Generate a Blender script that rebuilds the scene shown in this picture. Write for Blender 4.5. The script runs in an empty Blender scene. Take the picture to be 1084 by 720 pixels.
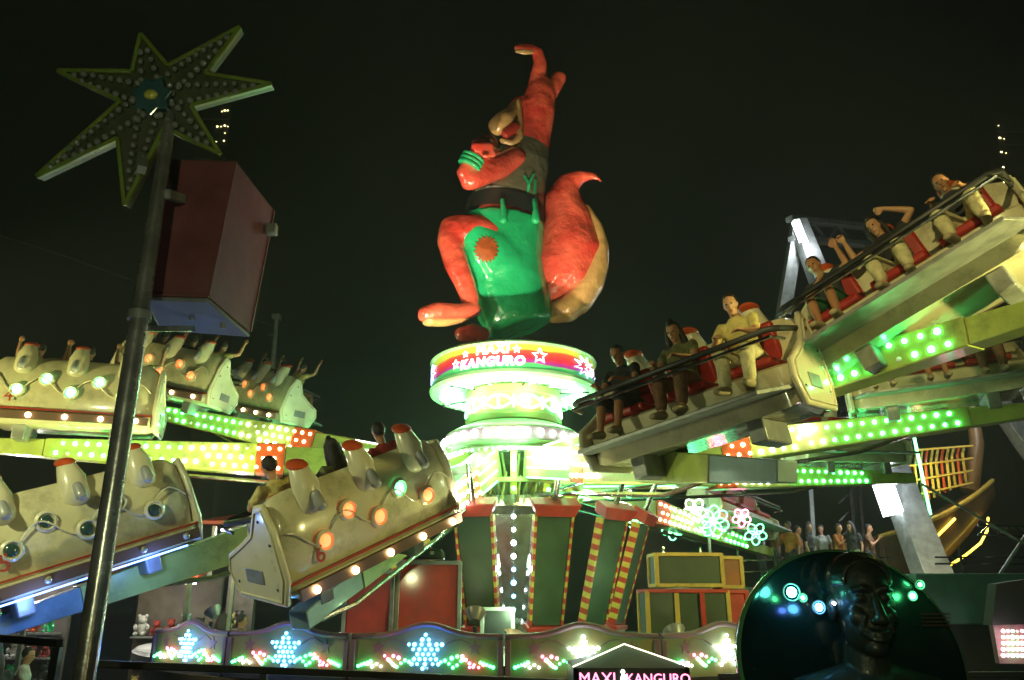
import bpy, math, random
from mathutils import Vector, Matrix, Euler
from mathutils.bvhtree import BVHTree
random.seed(7)
R = math.radians
sc = bpy.context.scene
COL = sc.collection

# ------------------------------------------------------------------ camera, sky, light, exposure
PITCH = R(18.2); CH = 1.6; F = 850.0
cam_d = bpy.data.cameras.new('camera'); cam = bpy.data.objects.new('camera', cam_d); COL.objects.link(cam)
cam.location = (0, 0, CH); cam.rotation_euler = (R(90) + PITCH, 0, 0)
cam_d.sensor_width = 36; cam_d.lens = 36 * F / 1084; cam_d.clip_start = .05; cam_d.clip_end = 2000
sc.camera = cam
sc.view_settings.view_transform = 'Standard'; sc.view_settings.look = 'None'
sc.view_settings.exposure = 0.35; sc.view_settings.gamma = 1
w = bpy.data.worlds.new('World'); sc.world = w; w.use_nodes = True
nt = w.node_tree; bg = nt.nodes['Background']
sky = nt.nodes.new('ShaderNodeTexSky'); sky.sky_type = 'NISHITA'; sky.sun_disc = False
sky.sun_elevation = R(-9); sky.sun_rotation = R(200)
nt.links.new(sky.outputs[0], bg.inputs[0]); bg.inputs[1].default_value = 0.05
bg2 = nt.nodes.new('ShaderNodeBackground'); bg2.inputs[0].default_value = (.9, 1, .75, 1); bg2.inputs[1].default_value = .0001
ad = nt.nodes.new('ShaderNodeAddShader'); nt.links.new(bg.outputs[0], ad.inputs[0]); nt.links.new(bg2.outputs[0], ad.inputs[1])
nt.links.new(ad.outputs[0], nt.nodes['World Output'].inputs[0])
sc.cycles.use_denoising = True
try: sc.cycles.denoiser = 'OPENIMAGEDENOISE'
except Exception: pass
sc.cycles.max_bounces = 5; sc.cycles.volume_bounces = 1; sc.cycles.diffuse_bounces = 3; sc.cycles.glossy_bounces = 3
sc.cycles.transparent_max_bounces = 6; sc.cycles.use_light_tree = True
sc.cycles.sample_clamp_indirect = 6; sc.cycles.caustics_reflective = False; sc.cycles.caustics_refractive = False
HAZE = 0.0016

# ------------------------------------------------------------------ helpers
def ray(px, py):
    a = (px - 542) / F; b = -(py - 360) / F
    return Vector((a, math.cos(PITCH) - math.sin(PITCH) * b, math.sin(PITCH) + math.cos(PITCH) * b))
def P(px, py, Y):
    d = ray(px, py); return Vector((0, 0, CH)) + d * (Y / d.y)
def PZ(px, py, z):
    d = ray(px, py); return Vector((0, 0, CH)) + d * ((z - CH) / d.z)
def PX(x, py, Y):      # height of a point at (x, Y) seen on row py
    b = -(py - 360) / F
    return CH + Y * (math.sin(PITCH) + math.cos(PITCH) * b) / (math.cos(PITCH) - math.sin(PITCH) * b)
def depth(v): return v.y * math.cos(PITCH) + (v.z - CH) * math.sin(PITCH)

def mat(name, col, rough=.5, metal=0, emit=None, es=0, coat=0, var=0, vs=3.0, bump=0, bs=20, col2=None, dirt=0, bd=.02):
    m = bpy.data.materials.new(name); m.use_nodes = True; n = m.node_tree; b = n.nodes['Principled BSDF']
    b.inputs['Base Color'].default_value = (*col, 1); b.inputs['Roughness'].default_value = rough
    b.inputs['Metallic'].default_value = metal; b.inputs['Coat Weight'].default_value = coat
    b.inputs['Coat Roughness'].default_value = .08
    if emit: b.inputs['Emission Color'].default_value = (*emit, 1); b.inputs['Emission Strength'].default_value = es
    if var or bump or dirt:
        tc = n.nodes.new('ShaderNodeTexCoord')
    if var:
        no = n.nodes.new('ShaderNodeTexNoise'); no.inputs['Scale'].default_value = vs; no.inputs['Detail'].default_value = 6
        n.links.new(tc.outputs['Object'], no.inputs['Vector'])
        rp = n.nodes.new('ShaderNodeValToRGB'); rp.color_ramp.elements[0].position = .35; rp.color_ramp.elements[1].position = .65
        c2 = col2 or tuple(max(0, c * (1 - var)) for c in col)
        rp.color_ramp.elements[0].color = (*c2, 1); rp.color_ramp.elements[1].color = (*col, 1)
        n.links.new(no.outputs[0], rp.inputs[0]); last = rp.outputs[0]
        if dirt:
            n3 = n.nodes.new('ShaderNodeTexNoise'); n3.inputs['Scale'].default_value = 1.7; n3.inputs['Detail'].default_value = 9; n3.inputs['Roughness'].default_value = .75
            n.links.new(tc.outputs['Object'], n3.inputs['Vector'])
            r3 = n.nodes.new('ShaderNodeValToRGB'); r3.color_ramp.elements[0].position = .5; r3.color_ramp.elements[1].position = .7
            r3.color_ramp.elements[0].color = (0, 0, 0, 1); r3.color_ramp.elements[1].color = (dirt, dirt, dirt, 1)
            n.links.new(n3.outputs[0], r3.inputs[0])
            mx = n.nodes.new('ShaderNodeMix'); mx.data_type = 'RGBA'; mx.inputs['B'].default_value = (.06, .05, .035, 1)
            n.links.new(r3.outputs[0], mx.inputs['Factor']); n.links.new(last, mx.inputs['A']); last = mx.outputs['Result']
        n.links.new(last, b.inputs['Base Color'])
        ma = n.nodes.new('ShaderNodeMapRange'); ma.inputs['To Min'].default_value = max(.03, rough - .12); ma.inputs['To Max'].default_value = min(1, rough + .15)
        n.links.new(no.outputs[0], ma.inputs['Value']); n.links.new(ma.outputs[0], b.inputs['Roughness'])
    if bump:
        n2 = n.nodes.new('ShaderNodeTexNoise'); n2.inputs['Scale'].default_value = bs; n2.inputs['Detail'].default_value = 5
        n.links.new(tc.outputs['Object'], n2.inputs['Vector'])
        bp = n.nodes.new('ShaderNodeBump'); bp.inputs['Strength'].default_value = bump; bp.inputs['Distance'].default_value = bd
        n.links.new(n2.outputs[0], bp.inputs['Height']); n.links.new(bp.outputs[0], b.inputs['Normal'])
    return m
def lamp_mat(name, col, es):
    m = mat(name, (.8, .8, .8), .3, emit=col, es=es); return m

class MB:
    def __init__(s): s.v = []; s.f = []; s.mi = []; s.cur = 0
    def add(s, vs, fs):
        k = len(s.v); s.v += [Vector(v) for v in vs]; s.f += [tuple(i + k for i in f) for f in fs]; s.mi += [s.cur] * len(fs); return s
    def box(s, c, d, M=None):
        c = Vector(c); h = Vector(d) / 2
        vs = [Vector((x * h.x, y * h.y, z * h.z)) for x in (-1, 1) for y in (-1, 1) for z in (-1, 1)]
        if M: vs = [M @ v for v in vs]
        return s.add([v + c for v in vs], [(0, 1, 3, 2), (4, 6, 7, 5), (0, 4, 5, 1), (2, 3, 7, 6), (0, 2, 6, 4), (1, 5, 7, 3)])
    def hexa(s, q):    # 4 bottom (ccw) + 4 top
        return s.add(q, [(3, 2, 1, 0), (4, 5, 6, 7), (0, 1, 5, 4), (1, 2, 6, 5), (2, 3, 7, 6), (3, 0, 4, 7)])
    def beam(s, a, b, w0, h0, w1=None, h1=None, up=(0, 0, 1)):
        a = Vector(a); b = Vector(b); w1 = w0 if w1 is None else w1; h1 = h0 if h1 is None else h1
        d = (b - a).normalized(); u = Vector(up)
        if abs(d.dot(u)) > .98: u = Vector((0, 1, 0))
        sd = d.cross(u).normalized(); u = sd.cross(d)
        q = [a - sd * w0 / 2 - u * h0 / 2, a + sd * w0 / 2 - u * h0 / 2, b + sd * w1 / 2 - u * h1 / 2, b - sd * w1 / 2 - u * h1 / 2,
             a - sd * w0 / 2 + u * h0 / 2, a + sd * w0 / 2 + u * h0 / 2, b + sd * w1 / 2 + u * h1 / 2, b - sd * w1 / 2 + u * h1 / 2]
        return s.hexa(q)
    def loft(s, pts, rad, n=12, up=(0, 1, 0), cap=True):
        pts = [Vector(p) for p in pts]; k = len(pts); vs = []; fs = []
        if not isinstance(rad, (list, tuple)): rad = [rad] * k
        pu = None
        for i, p in enumerate(pts):
            d = (pts[min(i + 1, k - 1)] - pts[max(i - 1, 0)]).normalized()
            u = (Vector((0, 1, 0)) if up == 'rmf' else Vector(up)) if pu is None else pu
            if abs(d.dot(u)) > .97: u = Vector((0, 0, 1)) if abs(d.z) < .9 else Vector((1, 0, 0))
            a = d.cross(u).normalized(); u = a.cross(d).normalized()
            if up == 'rmf': pu = u
            r = rad[i]; rx, ry = r if isinstance(r, (list, tuple)) else (r, r)
            for j in range(n):
                t = 2 * math.pi * j / n
                vs.append(p + a * math.cos(t) * rx + u * math.sin(t) * ry)
        for i in range(k - 1):
            for j in range(n):
                fs.append((i * n + j, i * n + (j + 1) % n, (i + 1) * n + (j + 1) % n, (i + 1) * n + j))
        if cap:
            fs.append(tuple(range(n - 1, -1, -1))); fs.append(tuple((k - 1) * n + j for j in range(n)))
        return s.add(vs, fs)
    def limb(s, pts, rad, n=14, up=(0, 1, 0)):    # loft with rounded ends
        pts = [Vector(p) for p in pts]; rad = [r if isinstance(r, (list, tuple)) else (r, r) for r in rad]
        P2, R2 = [], []
        d0 = (pts[0] - pts[1]).normalized(); d1 = (pts[-1] - pts[-2]).normalized()
        for t in (80, 55, 28):
            P2.append(pts[0] + d0 * min(rad[0]) * math.sin(R(t))); R2.append((rad[0][0] * math.cos(R(t)), rad[0][1] * math.cos(R(t))))
        for a, b in zip(pts, rad): P2.append(a); R2.append(b)
        for t in (28, 55, 80):
            P2.append(pts[-1] + d1 * min(rad[-1]) * math.sin(R(t))); R2.append((rad[-1][0] * math.cos(R(t)), rad[-1][1] * math.cos(R(t))))
        return s.loft(P2, R2, n, up)
    def ball(s, c, r, n=12, m=8, M=None):
        c = Vector(c); r = r if isinstance(r, (list, tuple)) else (r, r, r); vs = [Vector((0, 0, r[2]))]; fs = []
        for i in range(1, m):
            t = math.pi * i / m
            for j in range(n):
                q = 2 * math.pi * j / n; vs.append(Vector((r[0] * math.sin(t) * math.cos(q), r[1] * math.sin(t) * math.sin(q), r[2] * math.cos(t))))
        vs.append(Vector((0, 0, -r[2])))
        for j in range(n): fs.append((0, 1 + j, 1 + (j + 1) % n))
        for i in range(m - 2):
            for j in range(n):
                a = 1 + i * n + j; b = 1 + i * n + (j + 1) % n; fs.append((a, a + n, b + n, b))
        L = len(vs) - 1
        for j in range(n): fs.append((L, L - n + (j + 1) % n, L - n + j))
        if M: vs = [M @ v for v in vs]
        return s.add([v + c for v in vs], fs)
    def lathe(s, prof, n=48, c=(0, 0, 0), a0=0, a1=360, closed=False):
        c = Vector(c); vs = []; fs = []; full = abs(a1 - a0) >= 359.9; k = len(prof); cnt = n if full else n + 1
        for j in range(cnt):
            t = R(a0 + (a1 - a0) * j / n)
            for r, z in prof: vs.append(c + Vector((r * math.sin(t), -r * math.cos(t), z)))
        for j in range(n):
            j2 = (j + 1) % cnt
            for i in range(k - 1 if not closed else k):
                i2 = (i + 1) % k
                fs.append((j * k + i, j2 * k + i, j2 * k + i2, j * k + i2))
        return s.add(vs, fs)
    def prism(s, poly, org, ax, ay, th):   # polygon in the plane (ax, ay) at org, thickness th along ax x ay
        org = Vector(org); ax = Vector(ax).normalized(); ay = Vector(ay).normalized(); nn = ax.cross(ay).normalized(); k = len(poly)
        fr = [org + ax * x + ay * y + nn * th / 2 for x, y in poly]; bk = [org + ax * x + ay * y - nn * th / 2 for x, y in poly]
        return s.add(fr + bk, [tuple(range(k)), tuple(range(2 * k - 1, k - 1, -1))] + [(i, k + i, k + (i + 1) % k, (i + 1) % k) for i in range(k)])
    def mesh(s, name, mats, smooth=40):
        me = bpy.data.meshes.new(name); me.from_pydata(s.v, [], s.f)
        if not isinstance(mats, (list, tuple)): mats = [mats]
        for m in mats: me.materials.append(m)
        me.polygons.foreach_set('material_index', s.mi)
        if smooth:
            me.polygons.foreach_set('use_smooth', [True] * len(me.polygons)); me.set_sharp_from_angle(angle=R(smooth))
        me.update(); return me
    def build(s, name, mats, parent=None, smooth=40, bevel=0, world=True, label=None):
        if parent is not None and world:
            o_ = parent; off = Vector((0, 0, 0))
            while o_ is not None: off += o_.location; o_ = o_.parent
            s.v = [v - off for v in s.v]
        o = bpy.data.objects.new(name, s.mesh(name, mats, smooth)); COL.objects.link(o); o.parent = parent
        if bevel:
            b = o.modifiers.new('bevel', 'BEVEL'); b.width = bevel; b.segments = 2; b.limit_method = 'ANGLE'; b.angle_limit = R(50)
        if label: o['label'] = label
        return o
def tag(o, label=None, cat=None, group=None, kind=None):
    if label: o['label'] = label
    if cat: o['category'] = cat
    if group: o['group'] = group
    if kind: o['kind'] = kind
    return o
def thing(name, loc, label, cat, group=None):
    o = bpy.data.objects.new(name, None); COL.objects.link(o); o.location = loc; o.empty_display_size = .2
    return tag(o, label, cat, group)
def link(name, me, parent=None, loc=(0, 0, 0), scale=None, rot=None):
    o = bpy.data.objects.new(name, me); COL.objects.link(o); o.parent = parent; o.location = loc
    if scale: o.scale = scale
    if rot: o.rotation_euler = rot
    return o
def copy_tree(o, parent=None):
    c = o.copy(); COL.objects.link(c); c.parent = parent
    for ch in list(o.children): copy_tree(ch, c)
    return c
def remeshed(mb, voxel, smooth_it=4):
    me = mb.mesh('tmp', [], 0); o = bpy.data.objects.new('tmp', me); COL.objects.link(o)
    r = o.modifiers.new('r', 'REMESH'); r.mode = 'VOXEL'; r.voxel_size = voxel; r.use_smooth_shade = True
    if smooth_it:
        k = o.modifiers.new('s', 'SMOOTH'); k.iterations = smooth_it; k.factor = .5
    dg = bpy.context.evaluated_depsgraph_get(); dg.update()
    out = bpy.data.meshes.new_from_object(o.evaluated_get(dg))
    bpy.data.objects.remove(o); bpy.data.meshes.remove(me); return out
def text_mesh(txt, size, tube=0, thick=0, spacing=1.0, align='CENTER', shear=0):
    cu = bpy.data.curves.new('t', 'FONT'); cu.body = txt; cu.size = size; cu.align_x = align; cu.align_y = 'CENTER'; cu.space_character = spacing; cu.shear = shear
    if tube: cu.fill_mode = 'NONE'; cu.bevel_depth = tube; cu.bevel_resolution = 1; cu.resolution_u = 3; cu.offset = .005
    else: cu.extrude = thick; cu.resolution_u = 3
    o = bpy.data.objects.new('t', cu); COL.objects.link(o); dg = bpy.context.evaluated_depsgraph_get(); dg.update()
    me = bpy.data.meshes.new_from_object(o.evaluated_get(dg)); bpy.data.objects.remove(o)
    vs = [v.co.copy() for v in me.vertices]; fs = [tuple(p.vertices) for p in me.polygons]; bpy.data.meshes.remove(me); return vs, fs
def point(loc, col, power, rad=.03, parent=None):
    l = bpy.data.lights.new('glow_lamp', 'POINT'); l.color = col; l.energy = power; l.shadow_soft_size = rad
    o = bpy.data.objects.new('glow_lamp', l); COL.objects.link(o); o.location = loc
    if parent:
        off = Vector((0, 0, 0)); q = parent
        while q is not None: off += q.location; q = q.parent
        o.parent = parent; o.location = Vector(loc) - off
    return o
def spot(loc, tgt, col, power, ang=60, rad=.08, parent=None):
    l = bpy.data.lights.new('beam_lamp', 'SPOT'); l.color = col; l.energy = power; l.spot_size = R(ang); l.spot_blend = .6; l.shadow_soft_size = rad
    o = bpy.data.objects.new('beam_lamp', l); COL.objects.link(o); o.location = loc
    o.rotation_euler = (Vector(tgt) - Vector(loc)).to_track_quat('-Z', 'Y').to_euler()
    if parent: o.parent = parent; o.location = Vector(loc) - parent.location
    return o

# ------------------------------------------------------------------ materials
M = {}
M['cream'] = mat('cream_fibreglass', (.66, .62, .42), .22, coat=.5, var=.12, vs=2.5, dirt=.5)
M['cream2'] = mat('pale_headrest', (.66, .62, .44), .3, coat=.5, var=.1, vs=5)
M['orange'] = mat('orange_trim', (.6, .09, .02), .35, coat=.4, var=.3, vs=6)
M['redpaint'] = mat('red_paint', (.5, .035, .02), .4, coat=.3, var=.3, vs=4, dirt=.4)
M['redseat'] = mat('red_vinyl', (.4, .02, .015), .45, var=.2, vs=5, bump=.2)
M['grey'] = mat('grey_knob', (.3, .31, .33), .35, coat=.3, var=.2)
M['steel'] = mat('painted_steel', (.32, .34, .33), .4, metal=.3, var=.3, vs=5, bump=.1, dirt=.5)
M['pole'] = mat('brushed_pole_steel', (.5, .51, .5), .24, metal=.75, var=.3, vs=6, bump=.08, dirt=.4)
M['chrome'] = mat('polished_steel', (.55, .56, .55), .2, metal=1, var=.25, vs=8, bump=.05)
M['dark'] = mat('dark_metal', (.03, .032, .035), .45, metal=.4, var=.3, vs=5)
M['black'] = mat('black_rubber', (.015, .015, .015), .6, var=.2)
M['armgreen'] = mat('lime_painted_steel', (.42, .52, .12), .38, coat=.3, var=.2, vs=3, dirt=.6)
M['armred'] = mat('red_arm_root', (.55, .1, .03), .38, coat=.3, var=.2, vs=3)
M['armblue'] = mat('blue_grey_arm_end', (.2, .32, .34), .4, coat=.2, var=.2, vs=3, dirt=.5)
M['yellow'] = mat('yellow_paint', (.62, .45, .08), .4, coat=.3, var=.2, vs=4, dirt=.5)
M['ochre'] = mat('ochre_panel', (.2, .15, .05), .5, var=.35, vs=2.2, col2=(.07, .14, .06), dirt=.3)
M['mauve'] = mat('mauve_rim', (.15, .08, .1), .45, coat=.2, var=.25, vs=4)
M['darkgreen'] = mat('dark_green_board', (.035, .07, .03), .45, coat=.2, var=.35, vs=3)
M['box_red'] = mat('weathered_red_tarp', (.2, .06, .07), .45, var=.35, vs=3.5, bump=.4, bs=5, dirt=.5)
M['box_grey'] = mat('grey_box_underside', (.2, .22, .24), .5, var=.3, vs=5, dirt=.5)
M['asphalt'] = mat('asphalt', (.05, .05, .05), .8, var=.4, vs=1.5, bump=.5, bs=60)
M['deck'] = mat('chequered_deck', (.16, .16, .15), .45, metal=.5, var=.35, vs=2, bump=.4, bs=30)
M['k_orange'] = mat('orange_glazed_fur', (.8, .13, .075), .2, coat=1, var=.5, vs=1.8, col2=(.55, .045, .03), bump=.7, bs=1.5, bd=.25)
M['k_cream'] = mat('cream_glazed_belly', (.62, .36, .13), .28, coat=.8, var=.3, vs=1.5, bump=.6, bs=1.6, bd=.2)
M['k_green'] = mat('green_glazed_shorts', (.02, .52, .2), .22, coat=.9, var=.3, vs=1.0, col2=(.015, .4, .14), bump=.5, bs=.9, bd=.3)
M['k_top'] = mat('olive_tank_top', (.16, .15, .09), .35, coat=.5, var=.35, vs=1.5, bump=.6, bs=1.6, bd=.2)
M['k_red'] = mat('red_glazed_shoe', (.4, .03, .02), .25, coat=.8, var=.3, vs=2)
M['skin'] = mat('skin', (.5, .27, .15), .5, var=.12, vs=8)
M['skin2'] = mat('tanned_skin', (.42, .2, .1), .5, var=.12, vs=8)
M['hair'] = mat('dark_hair', (.018, .012, .009), .5, var=.3, vs=30, bump=.8, bs=60)
M['glassblack'] = mat('black_gloss', (.004, .014, .014), .16, coat=1, var=.3, vs=4, bump=.04, bs=6)
LM = {}
def lm(k, col, es): LM[k] = lamp_mat(k + '_bulb_glow', col, es)
lm('white', (.85, 1, .85), 28); lm('green', (.08, 1, .28), 26); lm('warm', (1, .72, .3), 22); lm('red', (1, .1, .04), 14)
lm('pink', (1, .12, .3), 13); lm('blue', (.1, .45, 1), 20); lm('cyan', (.12, 1, .75), 20); lm('orange', (1, .28, .05), 12); lm('coolwhite', (.8, .9, 1), 22)
lm('yellow', (1, .75, .06), 9); lm('softwhite', (.9, 1, .8), 5); lm('softgreen', (.1, 1, .35), 5)
BM = {}
lm('dead', (.2, .18, .12), .25)
lm('fblue', (.08, .38, 1), 9); lm('fgreen', (.06, 1, .28), 8); lm('fpink', (1, .13, .3), 8); lm('fwhite', (.95, 1, 1), 14)
for k in LM:
    BM[k] = MB().ball((0, 0, 0), 1, 8, 5).mesh('bulb', LM[k])
def bulb(k, loc, r, parent, name='bulb'):
    r *= random.uniform(.8, 1.12)
    if random.random() < .03: k = 'dead'
    off = Vector((0, 0, 0)); q = parent
    while q is not None: off += q.location; q = q.parent
    return link(name, BM[k], parent, Vector(loc) - off, (r, r, r))
# ------------------------------------------------------------------ ground and haze
GZ = -1.2
b = MB(); b.add([(-450, -60, GZ), (450, -60, GZ), (450, 800, GZ), (-450, 800, GZ)], [(0, 1, 2, 3)])
tag(b.build('ground', M['asphalt'], smooth=0), kind='structure')
hz = MB(); hz.box((0, 180, 44), (300, 520, 94))
hzm = bpy.data.materials.new('haze_air'); hzm.use_nodes = True; n = hzm.node_tree
n.nodes.remove(n.nodes['Principled BSDF']); pv = n.nodes.new('ShaderNodeVolumePrincipled')
pv.inputs['Color'].default_value = (.85, .9, .88, 1); pv.inputs['Density'].default_value = HAZE; pv.inputs['Anisotropy'].default_value = .2
n.links.new(pv.outputs[0], n.nodes['Material Output'].inputs['Volume'])
hz.v = [Vector((max(-150, min(150, v.x)), v.y, -2.3 if v.z < 0 else 120)) for v in hz.v]
tag(hz.build('haze', hzm, smooth=0), kind='stuff')

# ------------------------------------------------------------------ the ride: centre tower
CX, CY = .03, 16.0
C0 = Vector((CX, CY, 0))
DECK = .95
def pol(r, a, z): return Vector((CX + r * math.sin(R(a)), CY - r * math.cos(R(a)), z))
plat = thing('ride_platform', (CX, CY, 0), 'round raised deck under the spinning ride with dark skirt', 'platform')
MB().lathe([(0, DECK), (6.45, DECK), (6.5, DECK - .05), (6.5, DECK - .2), (0, DECK - .2)], 64, C0).build('deck', M['deck'], plat)
MB().lathe([(6.35, DECK - .2), (6.35, GZ), (6.25, GZ), (6.25, DECK - .2)], 64, C0).build('skirt', M['dark'], plat)

tower = thing('ride_tower', (CX, CY, DECK), 'central tower of the ride carrying the lit name ring', 'ride tower')
# cone of mirror panels, mast
MB().lathe([(.3, DECK), (.55, DECK + .1), (.55, 1.25), (.3, 1.35), (.42, 1.9), (.72, 3.2), (.8, 3.35), (.8, 3.55), (.5, 3.6), (.5, 4.5), (0, 4.5)], 12, C0).build('mirror_column', M['chrome'], tower, smooth=0)
lk = mat('lower_crown', (.36, .52, .26), .35, coat=.4, var=.2, vs=3)
MB().lathe([(.5, 4.42), (1.22, 4.3), (1.36, 4.3), (1.38, 4.36), (1.3, 4.42), (1.3, 4.46), (1.36, 4.48), (1.36, 4.78), (1.3, 4.82), (1.25, 4.85), (.98, 4.97), (.5, 4.99)], 64, C0).build('crown_ring', lk, tower)
band = mat('mauve_band', (.3, .2, .24), .4, coat=.3, var=.3, vs=5)
MB().lathe([(1.362, 4.5), (1.385, 4.52), (1.385, 4.74), (1.362, 4.76)], 64, C0).build('crown_band', band, tower)
for i in range(34):
    bulb('white', pol(1.4, i * 360 / 34, 4.63), .068, tower)
for i in range(60):
    bulb('white' if i % 3 else 'green', pol(1.38, i * 6 + 2, 4.32), .03, tower)
# drum neck with wavy light strips
nk = mat('neck_drum', (.42, .3, .12), .4, coat=.3, var=.4, vs=2, col2=(.2, .35, .12))
MB().lathe([(.93, 4.97), (.98, 5.0), (.98, 5.12), (.94, 5.14), (.94, 5.5), (.98, 5.52), (.98, 5.66), (.93, 5.7)], 64, C0).build('neck_drum', nk, tower)
for ph in (0, 180):
    pts = [pol(.975, a, 5.32 + .13 * math.sin(R(a * 5 + ph))) for a in range(0, 361, 4)]
    MB().loft(pts, .022, 6, up=(0, 0, 1)).build('wave_tube', LM['softwhite' if ph else 'softgreen'], tower)
for i in range(20):
    a = i * 18; c = ['softwhite', 'softgreen', 'softwhite', 'cyan'][i % 4]
    MB().beam(pol(.965, a, 5.2), pol(.965, a, 5.44), .035, .03).build('light_bar', LM['softwhite' if c == 'cyan' else c], tower)
# name ring
sm = bpy.data.materials.new('painted_name_band'); sm.use_nodes = True; n = sm.node_tree; bs = n.nodes['Principled BSDF']
tc = n.nodes.new('ShaderNodeTexCoord'); sx = n.nodes.new('ShaderNodeSeparateXYZ'); n.links.new(tc.outputs['Object'], sx.inputs[0])
no = n.nodes.new('ShaderNodeTexNoise'); no.inputs['Scale'].default_value = 1.1; n.links.new(tc.outputs['Object'], no.inputs['Vector'])
ma = n.nodes.new('ShaderNodeMath'); ma.operation = 'MULTIPLY_ADD'; ma.inputs[1].default_value = .22; n.links.new(no.outputs[0], ma.inputs[0]); n.links.new(sx.outputs['Z'], ma.inputs[2])
mr = n.nodes.new('ShaderNodeMapRange'); mr.inputs['From Min'].default_value = 4.72 + .11; mr.inputs['From Max'].default_value = 5.36 + .11; n.links.new(ma.outputs[0], mr.inputs['Value'])
rp = n.nodes.new('ShaderNodeValToRGB'); rp.color_ramp.interpolation = 'EASE'
es = rp.color_ramp.elements; es[0].position = 0; es[0].color = (.05, .5, .12, 1); es[1].position = .3; es[1].color = (.06, .4, .12, 1)
for p_, c_ in ((.36, (.25, .02, .2, 1)), (.5, (.5, .02, .04, 1)), (.68, (.55, .06, .03, 1)), (.76, (.45, .5, .05, 1)), (1, (.3, .55, .06, 1))):
    e = es.new(p_); e.color = c_
n.links.new(mr.outputs[0], rp.inputs[0]); n.links.new(rp.outputs[0], bs.inputs['Base Color']); bs.inputs['Roughness'].default_value = .4
n.links.new(rp.outputs[0], bs.inputs['Emission Color']); bs.inputs['Emission Strength'].default_value = .55
SR = 1.66
ring = MB().lathe([(SR, 5.76), (SR, 6.24)], 96, C0).build('name_band', sm, tower)
rimm = mat('lime_rim', (.36, .75, .36), .35, coat=.5, var=.15, vs=3)
MB().lathe([(SR - .02, 6.24), (SR + .04, 6.24), (SR + .06, 6.28), (SR + .03, 6.32), (0, 6.42)], 96, C0).build('top_rim', rimm, tower)
MB().lathe([(.9, 5.7), (1.25, 5.66), (SR - .05, 5.62), (SR + .03, 5.63), (SR + .06, 5.69), (SR + .04, 5.755), (SR - .02, 5.76)], 96, C0).build('underside', rimm, tower)
for i in range(6):
    MB().beam(pol(.99, i * 60 + 10, 5.62), pol(1.6, i * 60 + 10, 5.585), .012, .03).build('seam', M['dark'], tower)
# squiggles of bulbs under the ring
for i in range(44):
    a = i * 360 / 44
    pr = [pol(1.18 + .12 * math.sin(i * 2.1) , a, 5.63), pol(1.42, a + 3, 5.605), pol(1.5, a + 7, 5.595)]
    MB().loft(pr, .016, 6, up=(0, 0, 1)).build('light_squiggle', LM[['softwhite', 'softgreen', 'softwhite', 'softgreen', 'pink'][i % 5] if i % 11 == 0 else ['softwhite', 'softgreen'][i % 2]], tower)
def bend(vs, r, a0, z0): return [pol(r + v.z, a0 + math.degrees(v.x / r), z0 + v.y) for v in vs]
def ring_text(t, size, a0, z0, k='coolwhite', sp=1.0, nm='neon_lettering', tube=.007):
    vs, fs = text_mesh(t, size, tube=tube, spacing=sp, shear=.12); MB().add(bend(vs, SR + .025, a0, z0), fs).build(nm, LM[k], tower)
def ring_star(a0, z0, r, k='softwhite', tube=.013, pts=5, rot=0, inner=.42, sq=1.0):
    pl = []
    for i in range(pts * 2 + 1):
        q = math.pi * i / pts + rot; rr = r if i % 2 == 0 else r * inner
        pl.append(Vector((rr * math.sin(q) * sq, rr * math.cos(q), 0)))
    MB().loft(bend(pl, SR + .025, a0, z0), tube, 6, up=(0, 0, 1)).build('neon_star', LM[k], tower)
lm('neonwhite', (1, .95, .95), 3.2); lm('neonblue', (.3, .5, 1), 3.5); lm('neonpink', (1, .25, .3), 3)
LM['coolwhite2'] = LM['neonwhite']
for base in (-16, 164):
    ring_text('MAXI', .24, base + 2, 6.14, 'neonwhite', 1.2)
    ring_text('KANGURO', .24, base + 1, 5.9, 'neonwhite', 1.14)
    ring_star(base + 18, 6.13, .075, 'neonwhite', .012); ring_star(base + 33, 6.02, .15, 'neonwhite', .014); ring_star(base - 25, 5.95, .09, 'neonwhite', .012)
    ring_star(base - 17, 6.11, .06, 'neonwhite', .011)
    ring_star(base + 73, 6.0, .21, 'neonblue', .011, 9, .2, .45, 1.9); ring_star(base + 78, 5.98, .12, 'neonpink', .014, 7, .1, .5, 1.5)
    ring_star(base + 86, 5.98, .07, 'neonwhite', .011); ring_star(base - 62, 6.0, .2, 'neonblue', .011, 8, .2, .45, 1.7)
# bare point lamps added for the bulb glow and to brighten the tower foot
for i in range(6):
    point(pol(1.22, i * 60 + 15, 5.42), (.25, 1, .4), 30, .05, tower)
    point(pol(1.8, i * 60, 4.1), (.2, 1, .34), 120, .06, tower); point(pol(1.5, i * 60 + 30, 3.2), (.7, 1, .45), 20, .06, tower)
for i in range(3): point(pol(.9, i * 60 - 60, 2.2), (.5, .8, .75), 16, .05, tower); point(pol(3.6, i * 50 - 50, 1.5), (.6, 1, .5), 48, .06, tower)
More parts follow.
